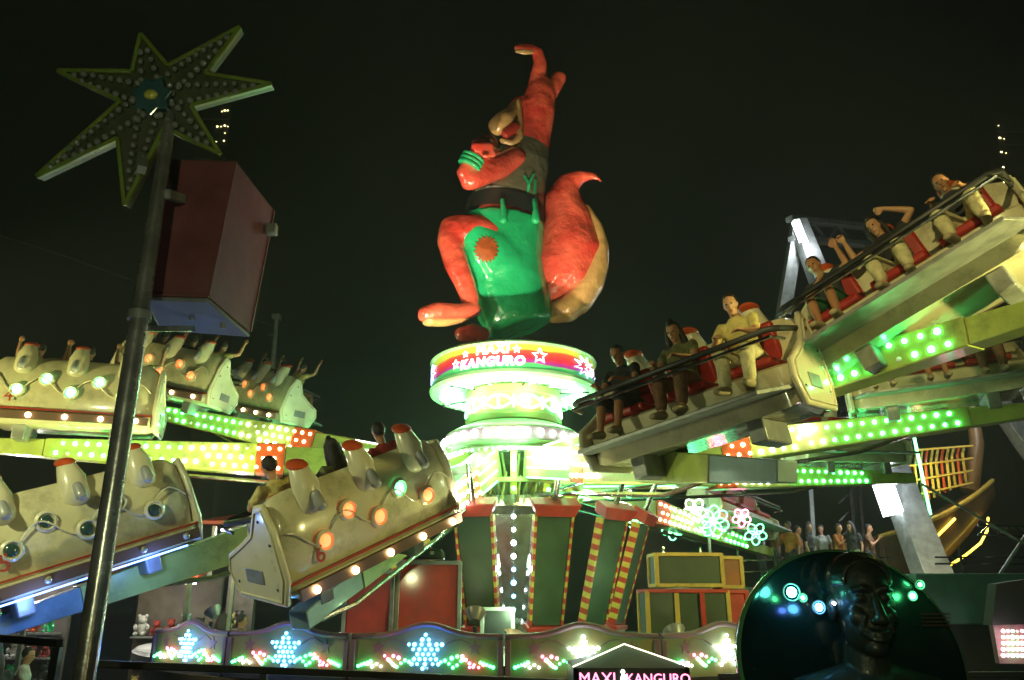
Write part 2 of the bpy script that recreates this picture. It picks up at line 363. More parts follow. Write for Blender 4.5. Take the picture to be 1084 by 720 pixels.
# spokes of pipework below the crown, pillars with bulbs
pipe = MB()
for i in range(24):
    a = i * 15 + 5; pipe.beam(pol(.55, a, 3.6), pol(1.25, a, 4.25), .04, .04)
    pipe.loft([pol(.85 + .2 * (i % 3), a, 3.4), pol(.9 + .2 * (i % 3), a + 4, 3.9)], .022, 6)
pipe.lathe([(1.28, 3.72), (1.34, 3.72), (1.34, 3.8), (1.28, 3.8)], 32, C0, closed=True)
pipe.build('pipework', mat('brass_pipework', (.42, .38, .12), .35, metal=.6, var=.3), tower)
for i in range(12):
    a = i * 30
    MB().beam(pol(1.2, a, 3.5), pol(1.24, a, 4.3), .12, .1).build('pillar', M['yellow'], tower, bevel=.01)
    for k in range(4): bulb('white' if k % 2 else 'green', pol(1.285, a, 3.6 + .17 * k), .03, tower)
for a in (-48, 0, 48):
    for k in range(8 if a == 0 else 5):
        z = 1.5 + (.235 if a == 0 else .3) * k; rr = .36 + (z - 1.4) * .225
        bulb('coolwhite' if k > 3 or a else 'blue', pol(rr + .06, a, z), .045 if a == 0 else .03, tower)
# leaning step panels round the foot
pm = [M['darkgreen'], M['redpaint'], M['yellow']]
def step_panel(a, first=False):
    t = thing('counterweight_panel', pol(2.3, a, DECK), '', 'panel', 'leaning panels round the tower foot')
    er = Vector((math.sin(R(a)), -math.cos(R(a)), 0)); et = Vector((math.cos(R(a)), math.sin(R(a)), 0))
    bt = pol(2.0, a, 1.28); tp = pol(2.55, a, 3.0); up = (tp - bt).normalized(); nn = et.cross(up)
    MB().prism([(-.24, 0), (.24, 0), (.29, 1.8), (-.29, 1.8)], bt, et, up, .12).build('board', M['darkgreen'], t, bevel=.01)
    for s in (-1, 1):
        q = MB()
        for k in range(20):
            q.cur = k % 2
            p0 = bt + et * s * (.27 + .05 * k / 20) + up * (k * 1.8 / 20); p1 = bt + et * s * (.27 + .05 * (k + 1) / 20) + up * ((k + 1) * 1.8 / 20)
            q.beam(p0, p1, .045, .145, up=nn)
        q.build('striped_edge', [M['redpaint'], M['yellow']], t)
    MB().prism([(-.33, 0), (.33, 0), (.42, .22), (-.42, .22)], tp + up * .03, et, (up + er * .3).normalized(), .3).build('top_cap', M['redpaint'], t, bevel=.02)
    MB().prism([(-.34, -.08), (.34, -.08), (.34, 0), (-.34, 0)], bt - up * .01, et, up, .26).build('foot_cap', M['redpaint'], t, bevel=.01)
    MB().beam(pol(1.95, a, DECK), bt - up * .08, .5, .3, .4, .25, up=er).build('foot', M['steel'], t, bevel=.01)
    MB().loft([tp + up * .2, tp + up * .2 + Vector((0, 0, .3)) + er * .15, tp + up * .2 + Vector((0, 0, .62)) + er * .3], [.05, .05, .035], 10).build('ram', M['chrome'], t)
    return t
pl_lab = {-15: 'dark panel with red cap just left of the white bulb column', 15: 'dark red capped panel just right of the white bulb column',
          -45: 'leaning panel on the left, behind the red crates', 45: 'leaning panel with striped edges, second right of the bulb column',
          75: 'rightmost leaning panel with striped edges beside the stacked boxes', -75: 'leftmost leaning panel with striped edges'}
for a in (-75, -45, -15, 15, 42, 66):
    t = step_panel(a); key = min(pl_lab, key=lambda q: abs(q - a)); t['label'] = pl_lab[key]

# ------------------------------------------------------------------ arms and gondolas
unlit = MB().ball((0, 0, 0), 1, 8, 5).mesh('bulb', mat('unlit_bulb', (.3, .3, .25), .2, coat=1))
dk_lens = mat('dark_teal_lens', (.03, .07, .06), .12, coat=1)
lm('blueled', (.12, .25, 1), 5); lm('ledorange', (1, .1, .015), 2.6)
def lens_m(k, i): return dk_lens if k == 'dark' else LM['softgreen'] if k == 'mix' and i == 3 else LM['ledorange'] if k in ('mix', 'orange') else LM['softgreen']
def gondola(num, lens='softgreen', bk='warm'):
    g = thing('gondola', (0, 0, 0), '', 'gondola', 'gondolas on the ride arms')
    L = 1.34
    prof = [(-.62, .02), (-.72, .1), (-.7, .2), (-.6, .24), (-.66, .5), (-.62, .8), (-.5, 1.12), (-.4, 1.2), (-.28, 1.16), (-.24, .9), (-.16, .56), (.3, .5), (.36, .46), (.34, .28), (.3, .02)]
    st = [(-L, .72), (-L + .05, .88), (-L + .16, .98), (-L + .35, 1), (0, 1), (L - .35, 1), (L - .16, .98), (L - .05, .88), (L, .72)]
    vs = []; fs = []; k = len(prof); cy, cz = -.25, .45
    for x, s_ in st:
        for y, z in prof: vs.append((x, cy + (y - cy) * s_, cz + (z - cz) * s_))
    for i in range(len(st) - 1):
        for j in range(k): fs.append((i * k + j, i * k + (j + 1) % k, (i + 1) * k + (j + 1) % k, (i + 1) * k + j))
    fs += [tuple(range(k - 1, -1, -1)), tuple((len(st) - 1) * k + j for j in range(k))]
    m = MB(); m.add(vs, fs); m.build('shell', M['cream'], g, world=False)
    # wing shaped end plates
    for s in (-1, 1):
        pl = [(-.6, .0), (-.7, .3), (-.6, .85), (-.45, 1.15), (-.28, 1.12), (-.12, .8), (.1, .66), (.4, .5), (.46, .3), (.3, .0)]
        MB().prism(pl, (s * (L + .02), 0, 0), (0, 1, 0), (0, 0, 1), .07).build('end_plate', M['cream2'], g, world=False, bevel=.025)
    MB().beam((-L, -.665, .245), (L, -.665, .245), .03, .025).build('stripe', M['redpaint'], g, world=False)
    MB().beam((-L + .05, -.74, .12), (L - .05, -.74, .12), .05, .13).build('bulb_rail', mat('brown_rail', (.12, .07, .05), .4) if 'brown_rail' not in M else M['brown_rail'], g, world=False)
    # seats
    for i in range(3):
        x = -.82 + .82 * i
        q = MB(); q.box((x, .05, .58), (.66, .5, .1)); q.build('seat_cushion', M['redseat'], g, world=False, bevel=.03)
        q = MB(); q.box((x, -.2, .88), (.6, .1, .5), Matrix.Rotation(R(-10), 3, 'X')); q.build('back_cushion', M['redseat'], g, world=False, bevel=.04)
        h = MB(); h.limb([(x, -.52, .98), (x, -.5, 1.2), (x, -.42, 1.36)], [(.17, .14), (.165, .15), (.12, .11)], 16); hd = h.build('headrest', M['cream2'], g, world=False)
        h = MB(); h.ball((x, -.4, 1.425), (.125, .14, .06), 14, 7, Matrix.Rotation(R(15), 3, 'X')); h.build('cap', M['orange'], hd, world=False)
        h = MB(); h.limb([(x, -.66, 1.1), (x, -.72, .98)], [.055, .068], 12); h.build('knob', M['grey'], hd, world=False)
    for i in range(5):
        x = -.82 + .41 * i; z = .78 if i % 2 else .56; yy = -.625 - (.04 if z < .6 else 0)
        h = MB(); h.lathe([(.13, 0), (.13, .03), (.1, .05), (.085, .02), (0, .02)], 20)
        h.v = [Matrix.Rotation(R(90), 3, 'X') @ v + Vector((x, yy, z)) for v in h.v]
        po = h.build('porthole_lamp', M['cream2'], g, world=False)
        h = MB(); h.ball((x, yy - .025, z), (.078, .03, .078), 12, 7); h.build('lens', lens_m(lens, i), po, world=False)
    for i in range(5):
        o = link('bulb', BM[bk] if bk else unlit, g, (-1.1 + .55 * i, -.78, .12), (.045,) * 3)
    q = MB(); q.loft([(-L + .08 + (2 * L - .16) * k / 40, -.672, .67 + .13 * math.cos(k * math.pi / 6.1)) for k in range(41)], .012, 6, up=(0, 0, 1)); q.build('moulding', M['cream2'], g, world=False)
    for s in (-1, 1):
        pl3 = [(s * (L + .06), y_, z_) for y_, z_ in ((-.55, .06), (-.64, .32), (-.55, .83), (-.43, 1.08), (-.31, 1.05), (-.17, .76), (.08, .61), (.36, .46), (.4, .3), (.26, .06), (-.55, .06))]
        q = MB(); q.loft(pl3, .014, 6, up=(1, 0, 0)); q.build('end_trim', M['cream2'], g, world=False)
        q = MB(); q.box((s * (L + .06), -.1, .3), (.012, .34, .16)); q.build('end_recess', M['steel'], g, world=False, bevel=.008)
        for bx_, bz_ in ((-.5, .2), (-.5, .7), (.25, .2), (-.35, .95)): q = MB(); q.ball((s * (L + .06), bx_, bz_), (.012, .02, .02), 8, 5); q.build('bolt', M['chrome'], g, world=False)
    # foot board, lap bar
    q = MB(); q.hexa([(-L, .3, .2), (L, .3, .2), (L - .22, .92, .12), (-L + .22, .92, .12), (-L, .3, .25), (L, .3, .25), (L - .22, .92, .17), (-L + .22, .92, .17)])
    q.build('foot_board', M['steel'], g, world=False, bevel=.01)
    q = MB(); q.loft([(-L, -.2, .95), (-L, .42, .84), (-L + .1, .5, .84), (L - .1, .5, .84), (L, .42, .84), (L, -.2, .95)], .035, 8, up=(0, 0, 1)); lb = q.build('lap_bar', M['dark'], g, world=False)
    q = MB(); q.loft([(-L, .3, .74), (-L + .05, .56, .74), (L - .05, .56, .74), (L, .3, .74)], .02, 8, up=(0, 0, 1)); q.build('grab_rail', M['chrome'], g, world=False)
    vs, fs = text_mesh(str(num), .3, thick=.006)
    q = MB(); q.add([Vector((v.x * .9 - L + .42, -.70 - v.z + v.y * .0, .44 + v.y * .95)) for v in vs], fs); q.build('number', M['redpaint'], g, world=False)
    for s in (-1, 1): 
        q = MB(); q.box((s * .75, -.1, -.1), (.2, .7, .26)); q.build('bracket', M['steel'], g, world=False, bevel=.02)
    return g
M['brown_rail'] = mat('brown_rail', (.12, .07, .05), .4)

HZ, HR = 4.1, 1.15
def arm(a, ze, label, blue=False, RR=8.0):
    """hub pivot at radius HR, height HZ; gondola seat centre at radius 8, arm passes .3 below it"""
    t = thing('ride_boom', pol(HR, a, HZ), label, 'ride boom', 'lit booms of the ride')
    er = Vector((math.sin(R(a)), -math.cos(R(a)), 0)); et = Vector((math.cos(R(a)), math.sin(R(a)), 0))
    p0 = pol(HR, a, HZ); p1 = pol(RR, a, ze - .32); d = (p1 - p0).normalized(); Lg = RR + .45; up = et.cross(d) * -1
    if up.z < 0: up = -up
    def at(x, s, h): return p0 + d * x + et * s + up * h
    def seg(x0, x1, w0, w1, h0, h1, nm, m):
        MB().hexa([at(x0, -w0, -h0), at(x0, w0, -h0), at(x1, w1, -h1), at(x1, -w1, -h1), at(x0, -w0, h0), at(x0, w0, h0), at(x1, w1, h1), at(x1, -w1, h1)]).build(nm, m, t, bevel=.015)
    ST = RR - 4.75
    seg(0, ST, .17, .17, .3, .24, 'boom_root', M['armgreen']); seg(ST + .002, ST + .5, .2, .194, .29, .274, 'beam_root', M['armred']); seg(ST + .502, ST + 4.0, .194, .15, .274, .16, 'beam', M['armgreen'])
    seg(ST + 4.002, Lg, .14, .12, .15, .11, 'beam_end', M['armblue'] if blue else M['armgreen'])
    for sd in (-1, 1):
        for h_, k_ in ((.27, 'softwhite'), (.09, 'softgreen'), (-.09, 'softwhite'), (-.27, 'softgreen')):
            MB().beam(at(.25, sd * .178, h_), at(2.3, sd * .178, h_ * .9), .02, .025).build('light_strip', LM[k_], t)
    # lower link rod
    MB().loft([at(.3, 0, -.55), at(5.2, 0, -.34), at(6.1, 0, -.14)], .035, 8, up=(0, 0, 1)).build('link_rod', M['chrome'], t)
    for sd in (-1, 1):
        for k in range(20):
            x = ST + .1 + k * .19; f = (x - ST) / 4
            wd = .2 - .05 * f + .008; hh = .29 - .13 * f
            kol = ('warm' if k < 3 else 'white' if k < 9 else 'green')
            if blue and k > 5: continue
            rows = (.62, -.02, -.62) if k < 7 else (.5, -.5)
            for h in rows: bulb(kol, at(x + (.09 if abs(h) < .1 or h == -.5 else 0), sd * wd, hh * h), .036, t)
    return t, d, up, er, et
spec = [  # name, angle, row of the seat centre in the photo, number, labels
    ('A', -75, 428, 4, 'cream gondola with glowing green portholes at the upper left edge', 'lit boom reaching up behind the chrome pole to the upper left gondola'),
    ('B', -103, 402, 3, 'cream gondola just right of the chrome pole, behind the larger upper left one', 'lit boom under the gondola just right of the chrome pole'),
    ('C', -126, 424, 2, 'smallest gondola of the upper left three, farthest right of them', 'upper one of the two far left booms with white and green bulbs'),
    ('D', -46, 565, 5, 'pale gondola swinging low at the lower left behind the chrome pole', 'blue grey ended boom sloping down to the low gondola at the left'),
    ('E', -20.5, 543, 6, 'large gondola with red number left of the tower, carrying riders', 'lit boom sloping down from the tower to the left front gondola'),
    ('F', 17.5, 422, 7, 'gondola seen from below right of the tower, riders in pale clothes', 'blue grey ended boom rising over the leaning panels to the front right'),
    ('G', 30.5, 290, 8, 'highest gondola at the upper right with three riders leaning back', 'lime boom with green bulbs climbing to the highest gondola at the right'),
    ('H', 68, 396, 9, 'gondola below the highest one at the right, riders legs dangling', 'lime boom with green bulbs under the second right gondola'),
    ('I', 106, 468, 10, 'small gondola behind the lit supports at the right', 'nearly level boom with green bulbs in front of the ship supports'),
    ('J', 133, 540, 11, 'small low gondola behind the leaning panels at the right', 'short looking boom with orange, white and green bulbs above the stacked boxes'),
]
GON = {}
for nm, a, py, num, lab, labarm in spec:
    RR = {'D': 7.7, 'E': 5.9, 'F': 7.2, 'G': 9.0, 'H': 7.7}.get(nm, 8); x, y = RR * math.sin(R(a)) + CX, CY - RR * math.cos(R(a)); z = PX(x, py, y)
    t, d, up, er, et = arm(a, z - .5, labarm, blue=nm in 'DEF', RR=RR)
    g = gondola(num, {'B': 'orange', 'C': 'orange', 'D': 'dark', 'E': 'mix'}.get(nm, 'softgreen'), None if nm == 'D' else 'warm'); g['label'] = lab
    fw = -et                                             # riders face clockwise
    X = -d; Z = up; Yv = Z.cross(X)                      # local X runs inward along the boom, Y is the riders' forward
    g.matrix_world = Matrix.Translation(pol(RR, a, z - .52)) @ Matrix((X, Yv, Z)).transposed().to_4x4() @ Matrix.Rotation(R({'E': -20, 'F': 33, 'G': 15}.get(nm, 0)), 4, 'Z') @ Matrix.Rotation(R({'F': 17, 'G': 19}.get(nm, 0)), 4, 'Y')
    if nm == 'D':
        q = MB(); q.beam((-1.2, -.5, -.02), (1.2, -.5, -.02), .04, .02); q.build('light_strip', LM['blueled'], g, world=False)
        for x_ in (-.7, .6): l_ = point((0, 0, 0), (.15, .3, 1), 16, .05); l_.parent = g; l_.location = (x_, -.85, -.12)
    GON[nm] = (g, X.dot(d) > 0)
# ------------------------------------------------------------------ the kangaroo statue
kt = thing('kangaroo_statue', (CX, CY, 6.4), 'giant glossy orange kangaroo in green shorts with orange patch, on top of the name ring', 'statue')
def kp(px, py, dy=0): return P(px, py, CY + dy)
def kl(mb, lst, n=20, ry=.85):     # list of (px, py, r_px, dy[, ry factor])
    pts = []; rad = []
    for t in lst:
        p = kp(t[0], t[1], t[3]); s_ = depth(p) / F; pts.append(p); f_ = t[4] if len(t) > 4 else ry
        rad.append((t[2] * s_, t[2] * s_ * f_))
    mb.limb(pts, rad, n); return mb
kb = MB()
kl(kb, [(543, 325, 30, .1), (535, 290, 40, .1), (536, 240, 34, .05), (541, 203, 30, 0), (548, 184, 27, 0), (554, 170, 26, 0), (562, 145, 21, 0), (568, 118, 20, 0), (572, 98, 16, 0), (572, 88, 11, 0)])
kl(kb, [(568, 96, 11, 0), (570, 80, 9, 0), (572, 66, 7.5, -.05), (569, 55, 6.5, -.1)])
kl(kb, [(570, 58, 6, -.1), (563, 51, 6, -.15, .6), (553, 50, 6, -.2, .5), (544, 51, 3.5, -.2, .5)])
kl(kb, [(578, 104, 10, .1), (586, 92, 9, .15), (592, 82, 8.5, .2)])
kl(kb, [(552, 112, 12, -.1), (545, 120, 11, -.2), (536, 128, 8, -.3)])            # snout core
kl(kb, [(546, 168, 15, -.4), (520, 180, 14, -.75), (500, 189, 13, -1.0)])          # upper arm
kl(kb, [(498, 191, 12.5, -1.0), (491, 183, 9, -1.1), (499, 170, 8.5, -1.15), (505, 162, 9, -1.2)])
kl(kb, [(508, 158, 11, -1.2), (517, 152, 12, -1.15)])
for i in range(4):                                                                 # fingers of the fist
    kl(kb, [(501 + i * 6, 147 + abs(i - 1.5) * 1.6, 3.6, -1.35), (502 + i * 6, 154, 3.8, -1.7), (504 + i * 5.4, 161, 3.4, -1.65)])
kl(kb, [(527, 160, 4, -1.3), (521, 164, 4.2, -1.6), (513, 165, 3.6, -1.75)])
kl(kb, [(520, 255, 26, -.35), (500, 245, 20, -.5), (484, 243, 17, -.6)])           # thigh
kl(kb, [(479, 240, 14, -.6), (476, 255, 14, -.65), (483, 280, 13.5, -.7), (492, 300, 11.5, -.7), (498, 318, 10, -.7)])
kl(kb, [(503, 328, 9, -.7), (485, 330, 9, -.9), (463, 330, 11, -1.1, 1.1), (450, 333, 9, -1.2, 1.2)])
kl(kb, [(575, 308, 26, .3), (592, 292, 38, .35), (603, 262, 37, .35), (600, 230, 26, .3), (596, 208, 20, .25), (603, 193, 13, .2), (616, 187, 7.5, .15), (628, 186, 4.5, .1), (637, 192, 1.8, .1)])
me = remeshed(kb, .055, 6); me.materials.append(M['k_orange'])
off = Vector((CX, CY, 6.4))
for v in me.vertices: v.co -= off
ko = link('body', me, kt)
def kpart(nm, m, lst, n=24, ry=.85, voxel=0, parent=kt):
    q = MB(); kl(q, lst, n, ry)
    if voxel:
        me = remeshed(q, voxel, 12); me.materials.append(m)
        o_ = parent; of = Vector((0, 0, 0))
        while o_ is not None: of += o_.location; o_ = o_.parent
        for v in me.vertices: v.co -= of
        return link(nm, me, parent)
    return q.build(nm, m, parent)
q = MB()
pp = [(551, 349, 33, .1), (549, 343, 36, .1), (544, 325, 39, .1), (536, 303, 42, .08), (531, 278, 43, .05), (532, 250, 43, .02), (534, 234, 42, 0)]
q.loft([kp(x_, y_, d_) for x_, y_, r_, d_ in pp], [(r_ * .0213, r_ * .0213 * .85) for x_, y_, r_, d_ in pp], 32)
kl(q, [(532, 285, 37, -.15), (516, 264, 32, -.32), (505, 254, 26, -.4)], 28)
me = remeshed(q, .05, 5); me.materials.append(M['k_green'])
for v in me.vertices: v.co -= off
shorts = link('shorts', me, kt)
q = MB(); kl(q, [(537, 218, 30, 0), (538, 213, 38, 0), (541, 203, 36, 0), (547, 186, 32.5, 0), (553, 170, 29.5, 0), (557, 161, 25, 0)], 28)
me = remeshed(q, .05, 3); me.materials.append(M['k_top'])
for v in me.vertices: v.co -= off
topo = link('tank_top', me, kt)
pts = [kp(533, 234, 0), kp(535.5, 217, 0)]; MB().loft(pts, [(r_ * depth(p_) / F, r_ * .86 * depth(p_) / F) for r_, p_ in zip((43, 40.5), pts)], 48, cap=False).build('belt', M['black'], kt)
for bx in (532, 566): kpart('belt_loop', M['k_green'], [(bx, 212, 2.8, -.82 if bx < 540 else -.5), (bx + 1, 222, 3, -.88 if bx < 540 else -.6), (bx + 1, 233, 5, -.9 if bx < 540 else -.6)], 10)
# tail underside, foot sole, muzzle
kpart('tail_belly', M['k_cream'], [(588, 331, 12, .1), (600, 328, 14, .12), (614, 317, 15, .15), (625, 299, 15, .2), (632, 279, 13, .22), (634, 262, 11, .25), (630, 240, 8, .25), (621, 220, 4, .25)], 32, 1.1, .035)
kpart('foot_sole', M['k_cream'], [(494, 338, 3.5, -.72), (472, 341, 5, -.98), (452, 340, 6, -1.15)], 16, 1.5, .045)
kpart('muzzle', M['k_cream'], [(548, 108, 5, -.2), (543, 118, 8, -.35), (534, 128, 11.5, -.5), (527, 134, 11, -.55)], 20, .9, .04)
kpart('lower_jaw', M['k_cream'], [(549, 106, 3, -.38), (550, 128, 4, -.45), (549, 146, 5, -.5), (541, 153, 5, -.55), (532, 149, 4, -.6)], 14, 1, .035)
kpart('tongue', M['k_red'], [(545, 134, 6, -.55), (535, 142, 5, -.65)], 14)
for i, (x, y) in enumerate(((497, 175), (499, 171), (501, 167))):
    pc = kp(x, y, -1.15); ax = (kp(503, 163, -1.17) - kp(494, 180, -1.12)).normalized(); s_ = depth(pc) / F
    MB().loft([pc - ax * 2 * s_, pc + ax * 1.6 * s_], [(13 * s_, 12 * s_)] * 2, 24).build('wristband', M['k_green'], kt, bevel=.02)
for x, y, dy in ((497, 352, -.6),):
    kpart('shoe', M['k_red'], [(488, 354, 8, -.7), (500, 352, 10, -.6), (512, 354, 8, -.5)], 18)
# inner ear
kpart('ear_lining', M['k_cream'], [(563, 55, 3, -.35), (555, 55, 3.6, -.4), (547, 54, 2.4, -.38)], 12, .6)
# patch and letter drawn on the cloth as raised pieces
def drape(nm, m, obj_, parent, polys, lift=.025, centre=None):
    bv = BVHTree.FromPolygons([v.co + off for v in obj_.data.vertices], [tuple(p.vertices) for p in obj_.data.polygons])
    q = MB()
    for rings in polys:
        vs = []
        for px, py in rings:
            d = ray(px, py).normalized(); h = bv.ray_cast(Vector((0, 0, CH)), d)
            hp = h[0] if h[0] is not None else P(px, py, CY - .8)
            vs.append(hp - d * lift)
        q.add(vs, drape_f)
    return q.build(nm, m, parent, smooth=80)
NN = 36; rings = []
for k_ in range(4):
    for i in range(NN):
        t = 2 * math.pi * i / NN; r_ = (k_ + .001) / 3 * 12 * (1 + (.16 if i % 2 else -.14) * (k_ == 3)); rings.append((515 + r_ * math.cos(t), 264 + r_ * math.sin(t) * 1.1))
drape_f = [(k_ * NN + i, k_ * NN + (i + 1) % NN, (k_ + 1) * NN + (i + 1) % NN, (k_ + 1) * NN + i) for k_ in range(3) for i in range(NN)]
drape('patch', mat('brown_orange_patch', (.4, .09, .02), .35, coat=.5, var=.4, vs=9), shorts, kt, [rings])
strokes = [[(555, 186), (560, 195)], [(565, 184), (560, 195)], [(560, 195), (558, 209)], [(549, 192), (554, 203)], [(567, 190), (566, 205)]]
for (x0, y0), (x1, y1) in strokes[:3] + strokes[4:]:
    drape_f = [(0, 1, 2, 3)]; dx, dy = x1 - x0, y1 - y0; l_ = math.hypot(dx, dy); nx, ny = -dy / l_ * 1.3, dx / l_ * 1.3
    drape('letter_stroke', M['k_green'], topo, kt, [[(x0 - nx, y0 - ny), (x0 + nx, y0 + ny), (x1 + nx, y1 + ny), (x1 - nx, y1 - ny)]], .07)

# ------------------------------------------------------------------ people
def hand(mb, wr, d, nrm, curl=.5, s=1.0):
    d = d.normalized(); nrm = (nrm - d * nrm.dot(d)).normalized(); sd = d.cross(nrm)
    pc = wr + d * .05 * s
    mb.limb([wr, pc, wr + d * .085 * s], [(.026 * s, .018 * s), (.04 * s, .018 * s), (.04 * s, .016 * s)], 10, up=nrm)
    for i, L in enumerate((.07, .08, .075, .06)):
        b0 = wr + d * .085 * s + sd * (i - 1.5) * .021 * s
        c = curl * 1.5; p1 = b0 + (d * math.cos(c * .6) + nrm * math.sin(c * .6)) * L * .5 * s
        p2 = p1 + (d * math.cos(c * 1.5) + nrm * math.sin(c * 1.5)) * L * .5 * s
        mb.limb([b0 - d * .02 * s, p1, p2], [.0105 * s, .01 * s, .0085 * s], 8)
    t0 = wr + d * .03 * s - sd * .03 * s; t1 = t0 - sd * .028 * s + d * .03 * s; t2 = t1 + d * .028 * s + nrm * .02 * s * curl * 2
    mb.limb([t0, t1, t2], [.014 * s, .012 * s, .01 * s], 8)
def make_person(J, vox=.012, skin='skin', shirt=None, trousers=None, hair='hair', sleeve=.5, leg_cover=1.0, shoes=None, long_hair=False, beard=False, curl=.6):
    """J: joints; returns [(name, mesh)] in local space"""
    V = {k: Vector(v) for k, v in J.items()}
    out = []
    hip, ch, nk_, hd = V['hip'], V['chest'], V['neck'], V['head']
    upv = (hd - nk_).normalized(); fwd = V['face'].normalized(); side = fwd.cross(upv).normalized(); fwd = upv.cross(side)
    b = MB()
    b.limb([hip, hip.lerp(ch, .4), ch, ch.lerp(nk_, .6)], [(.155, .11), (.13, .1), (.165, .11), (.1, .075)], 18, up=fwd)
    b.limb([ch.lerp(nk_, .5), nk_, hd], [.06, .052, .055], 12)
    Mh = Matrix((side, fwd, upv)).transposed()
    b.ball(hd + upv * .04, (.076, .095, .108), 18, 12, Mh); b.ball(hd + upv * -.03 + fwd * .022, (.058, .068, .075), 14, 10, Mh)
    b.limb([hd + fwd * .088 + upv * .03, hd + fwd * .112 - upv * .005], [.011, .017], 8); b.ball(hd + fwd * .085 - upv * .045, (.026, .014, .012), 10, 6, Mh)
    b.ball(hd + fwd * .088 - upv * .088 - fwd * .02, (.028, .022, .02), 10, 6, Mh)
    for s in (-1, 1):
        b.ball(hd + side * s * .077 + upv * .01, (.012, .022, .032), 8, 6, Mh); b.ball(hd + side * s * .03 + fwd * .082 + upv * .052, (.024, .012, .009), 8, 6, Mh)
        S = V['sh' + 'lr'[s > 0]]; E = V['el' + 'lr'[s > 0]]; W = V['wr' + 'lr'[s > 0]]
        b.limb([ch.lerp(S, .5), S, S.lerp(E, .5), E], [.06, .056, .046, .038], 12); b.limb([E, E.lerp(W, .3), W], [.038, .04, .026], 12)
        hd_ = V.get('hd' + 'lr'[s > 0], (W - E)); hand(b, W, hd_, V.get('hn' + 'lr'[s > 0], fwd), curl)
        K = V['kn' + 'lr'[s > 0]]; A = V['an' + 'lr'[s > 0]]; T = V['to' + 'lr'[s > 0]]; H = hip + side * s * .09
        b.limb([H, H.lerp(K, .5), K], [.092, .078, .058], 14); b.limb([K, K.lerp(A, .35), A], [.056, .056, .036], 14)
        b.limb([A, A.lerp(T, .4) , T], [(.038, .038), (.042, .032), (.042, .022)], 10, up=(0, 0, 1))
    me = remeshed(b, vox, 3); me.materials.append(M[skin]); out.append(('body', me))
    if shirt:
        q = MB(); q.limb([hip.lerp(ch, .02), hip.lerp(ch, .45), ch, ch.lerp(nk_, .62)], [(.175, .135), (.16, .125), (.185, .13), (.115, .085)], 18, up=fwd)
        for s in (-1, 1):
            S = V['sh' + 'lr'[s > 0]]; E = V['el' + 'lr'[s > 0]]; q.limb([ch.lerp(S, .5), S, S.lerp(E, sleeve)], [.08, .074, .066], 12)
            if sleeve >= 1: q.limb([E, E.lerp(V['wr' + 'lr'[s > 0]], .9)], [.06, .042], 12)
        me = remeshed(q, max(vox, .016), 3); me.materials.append(shirt); out.append(('shirt', me))
    if trousers:
        q = MB(); q.limb([hip - (ch - hip) * .1, hip.lerp(ch, .12)], [(.17, .13), (.165, .125)], 16, up=fwd)
        for s in (-1, 1):
            K = V['kn' + 'lr'[s > 0]]; A = V['an' + 'lr'[s > 0]]; H = hip + side * s * .09
            e = min(1, leg_cover * 2); q.limb([H, H.lerp(K, .5 * e), H.lerp(K, e)], [.112, .1, .085], 14)
            if leg_cover > .5: q.limb([K, K.lerp(A, .4), K.lerp(A, (leg_cover - .5) * 2 * .93)], [.083, .078, .068], 14)
        me = remeshed(q, max(vox, .016), 3); me.materials.append(trousers); out.append(('trousers', me))
    q = MB(); q.ball(hd + upv * .06 - fwd * .018, (.09, .1, .104), 16, 10, Mh)
    if long_hair:
        q.limb([hd + upv * .04 - fwd * .05, hd - upv * .12 - fwd * .06, hd - upv * .28 - fwd * .05], [(.1, .07), (.12, .06), (.09, .04)], 14, up=fwd)
        for s in (-1, 1): q.limb([hd + side * s * .075 + upv * .08, hd + side * s * .098 - upv * .05, hd + side * s * .11 - upv * .22 + fwd * .02], [.03, .036, .022], 10)
        q.limb([hd + upv * .13 + fwd * .05, hd + upv * .16, hd + upv * .1 - fwd * .07], [.03, .05, .05], 10)
    me = remeshed(q, max(vox, .014), 1); 
    # cut the face free: pull hair vertices in front of the hairline inside the skull
    for v in me.vertices:
        r = v.co - hd; f_ = r.dot(fwd); u_ = r.dot(upv); s_ = abs(r.dot(side))
        if f_ > .012 and u_ < .1 and s_ < .078: v.co -= fwd * (f_ - .012) * 1.0
    me.materials.append(M[hair]); out.append(('hair', me))
    if shoes:
        for s in (-1, 1):
            A = V['an' + 'lr'[s > 0]]; T = V['to' + 'lr'[s > 0]]
            q = MB(); q.limb([A - (T - A).normalized() * .03, A.lerp(T, .5), T + (T - A).normalized() * .02], [(.05, .052), (.052, .046), (.05, .034)], 12, up=(0, 0, 1)); q.build
            m_ = q.mesh('shoe', shoes); out.append(('shoe', m_))
    for s in (-1, 1):
        q = MB(); q.ball(hd + side * s * .031 + fwd * .089 + upv * .03, (.014, .008, .008), 8, 6, Mh); out.append(('eye', q.mesh('eye', M['black'])))
    q = MB(); q.ball(hd + fwd * .097 - upv * .047, (.022, .006, .005), 8, 4, Mh); out.append(('mouth', q.mesh('mouth', M['redseat'])))
    return out
def place_person(parts, label, loc, rot=None, scale=1, group=None, mw=None):
    t = thing('person', loc, label, 'person', group)
    for nm, me in parts: link(nm, me, t)
    if mw is not None: t.matrix_world = mw
    elif rot is not None: t.rotation_euler = rot
    t.scale = (scale,) * 3 if mw is None else t.scale
    return t
